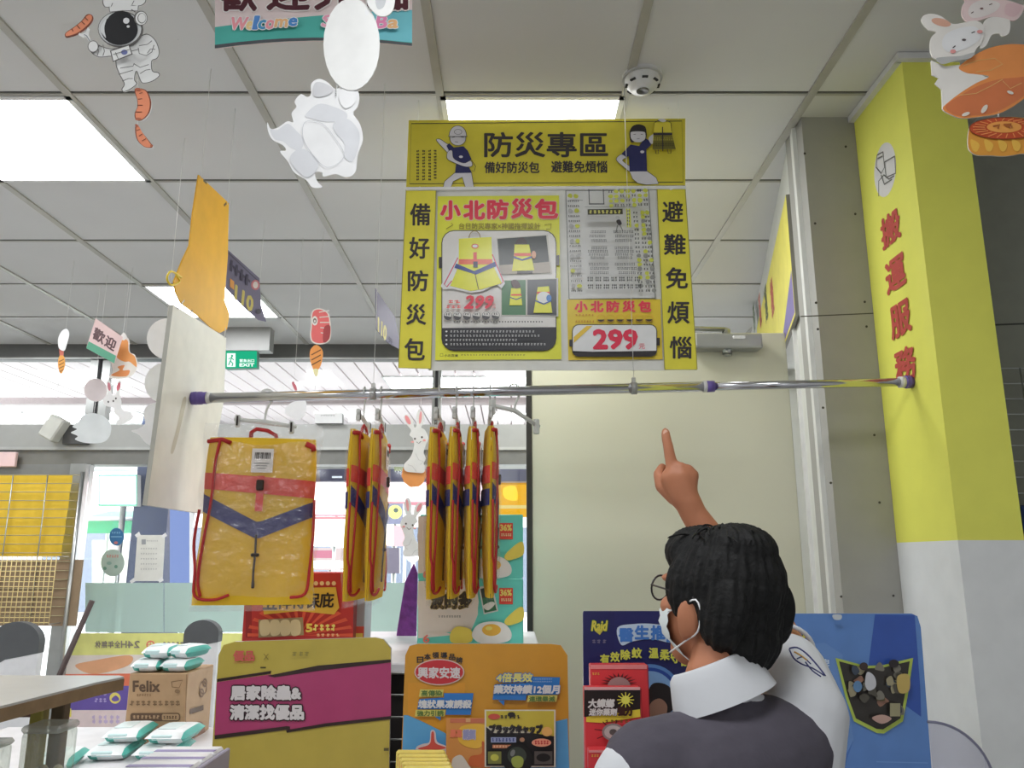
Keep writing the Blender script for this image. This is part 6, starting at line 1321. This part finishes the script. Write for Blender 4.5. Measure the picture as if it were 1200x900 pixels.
WS = mat((214, 214, 214), .6)
for sx in (-1, 1):
    lp = M()
    lp.tube(catmull_open([hd(sx * .069, .052, -.026), hd(sx * .078, .012, -.008), hd(sx * .085, -.018, .004), hd(sx * .084, -.028, -.012)], 3), .0014, WS, 6)
    lp.tube(catmull_open([hd(sx * .069, .045, -.09), hd(sx * .072, .01, -.065), hd(sx * .08, -.02, -.045), hd(sx * .084, -.028, -.014)], 3), .0014, WS, 6)
    link('ear_loop', lp, mo)
# polo shirt: trunk, sleeves, collar
g = M()
g.ball(bd(0, 0, zs_ - .035), (.2, .095, .088), sk, RT); g.ball(bd(0, .01, zs_ - .2), (.17, .115, .19), sk, RB); g.ball(bd(0, .01, zs_ - .4), (.155, .11, .17), sk, RB); g.ball(bd(0, 0, zs_ - .55), (.172, .122, .1), sk, RB)
g.cap(SR, .064, SR.lerp(EL, .5), .062, sk); g.cap(SL + V((0, 0, -.016)), .0605, SL.lerp(LE, .75), .058, sk); g.cap(SR, .064, bd(.08, 0, zs_ - .1), .09, sk); g.cap(NK + V((0, 0, -.03)), .07, MID + V((0, 0, -.03)), .09, sk)
shirt = fuse(g, .005, 6, POLO); so = link('polo_shirt', shirt, man)
# sleeve hem and a printed emblem on the raised sleeve
ax = (EL - SR).normalized()
def ring(mesh, c, axis, r, tr, mt, n=28):
    u = axis.orthogonal().normalized(); v = axis.cross(u); mesh.tube([c + (u * math.cos(k * 2 * PI / n) + v * math.sin(k * 2 * PI / n)) * r for k in range(n)], tr, mt, 6, closed=True)
g = M(); ring(g, SR.lerp(EL, .72), ax, .054, .004, POLO); link('sleeve_hem', g, so)
cg = M(); vs, fs = [], []; CA = V((-.34, .1, .94)).normalized(); u = RB @ V((1, 0, 0)); u = (u - CA * u.dot(CA)).normalized(); w_ = CA.cross(u)
n = 40
for j in range(6):
    for i in range(n):
        a = 2 * PI * i / n; fr_ = max(0, math.sin(a)); r = (.063, .064, .067, .072, .078, .084)[j]; h_ = (.046, .053, .05, .034, .014, -.008)[j] - .02 * fr_
        vs.append(NK + u * r * math.cos(a) + w_ * r * math.sin(a) * .95 + CA * h_)
for j in range(5):
    for i in range(n): fs.append([j * n + i, j * n + (i + 1) % n, (j + 1) * n + (i + 1) % n, (j + 1) * n + i])
cg.add(vs, fs, POLO, True); link('collar', cg, so)
# vest over the shirt
g = M()
g.ball(bd(0, 0, zs_ - .037), (.19, .106, .096), sk, RT); g.cap(MID + V((0, 0, -.045)), .1, SL.lerp(MID, .2) + V((0, 0, -.012)), .076, sk); g.ball(bd(0, .01, zs_ - .2), (.182, .128, .2), sk, RB); g.ball(bd(0, .01, zs_ - .4), (.168, .124, .17), sk, RB); g.ball(bd(0, 0, zs_ - .5), (.176, .13, .1), sk, RB); g.cap(NK + V((0, 0, -.035)), .072, MID + V((0, 0, -.04)), .1, sk)
vest = fuse(g, .005, 6, VEST); vo = link('vest', vest, man)
tg = M()
tr = M()
for sx in (-1, 1):
    hp, kn_, an = bd(sx * .085, 0, .84), bd(sx * .1, .015, .46), bd(sx * .105, -.01, .12); tr.cap(hp, .1, kn_, .075, sk); tr.cap(kn_, .075, an, .06, sk)
tr.ball(bd(0, 0, zs_ - .56), (.175, .125, .13), sk, RB)
link('trousers', fuse(tr, .007, 3, mat((44, 44, 50), .8)), man)
sh = M()
for sx in (-1, 1):
    an = bd(sx * .105, -.01, .09); sh.cap(an + RB @ V((0, -.01, 0)) + V((0, 0, -.045)), .044, an + RB @ V((0, .15, 0)) + V((0, 0, -.055)), .034, sk)
shm = fuse(sh, .005, 3, mat((50, 48, 48), .5)); 
for v in shm.v: v.z = max(v.z, .001)
link('shoes', shm, man)
# emblem printed on the raised sleeve: its lines follow the cloth
from mathutils.bvhtree import BVHTree
bv = BVHTree.FromPolygons([tuple(v) for v in shirt.v], shirt.f)
def cloth(p):
    d = ray(*p).normalized(); h_ = bv.ray_cast(CAM, d)
    return None if h_[0] is None else h_[0] - d * .0012
g = M()
for col, pts, r_ in (((44, 48, 96), [(925, 760), (934, 759), (945, 766), (957, 779), (967, 792)], .0016), ((44, 48, 96), [(925, 761), (930, 771), (939, 778), (952, 783), (966, 792)], .0013), ((170, 130, 60), [(931, 764), (938, 768), (946, 774)], .0016), ((44, 48, 96), [(944, 776), (952, 786), (962, 793)], .0012), ((44, 48, 96), [(934, 772), (941, 770), (950, 778)], .001)):
    q = [c for c in (cloth(p) for p in catmull_open(pts, 3)) if c is not None]
    if len(q) > 2: g.tube(q, r_, mat(col, .6), 6)
if g.v: link('sleeve_emblem', g, so)
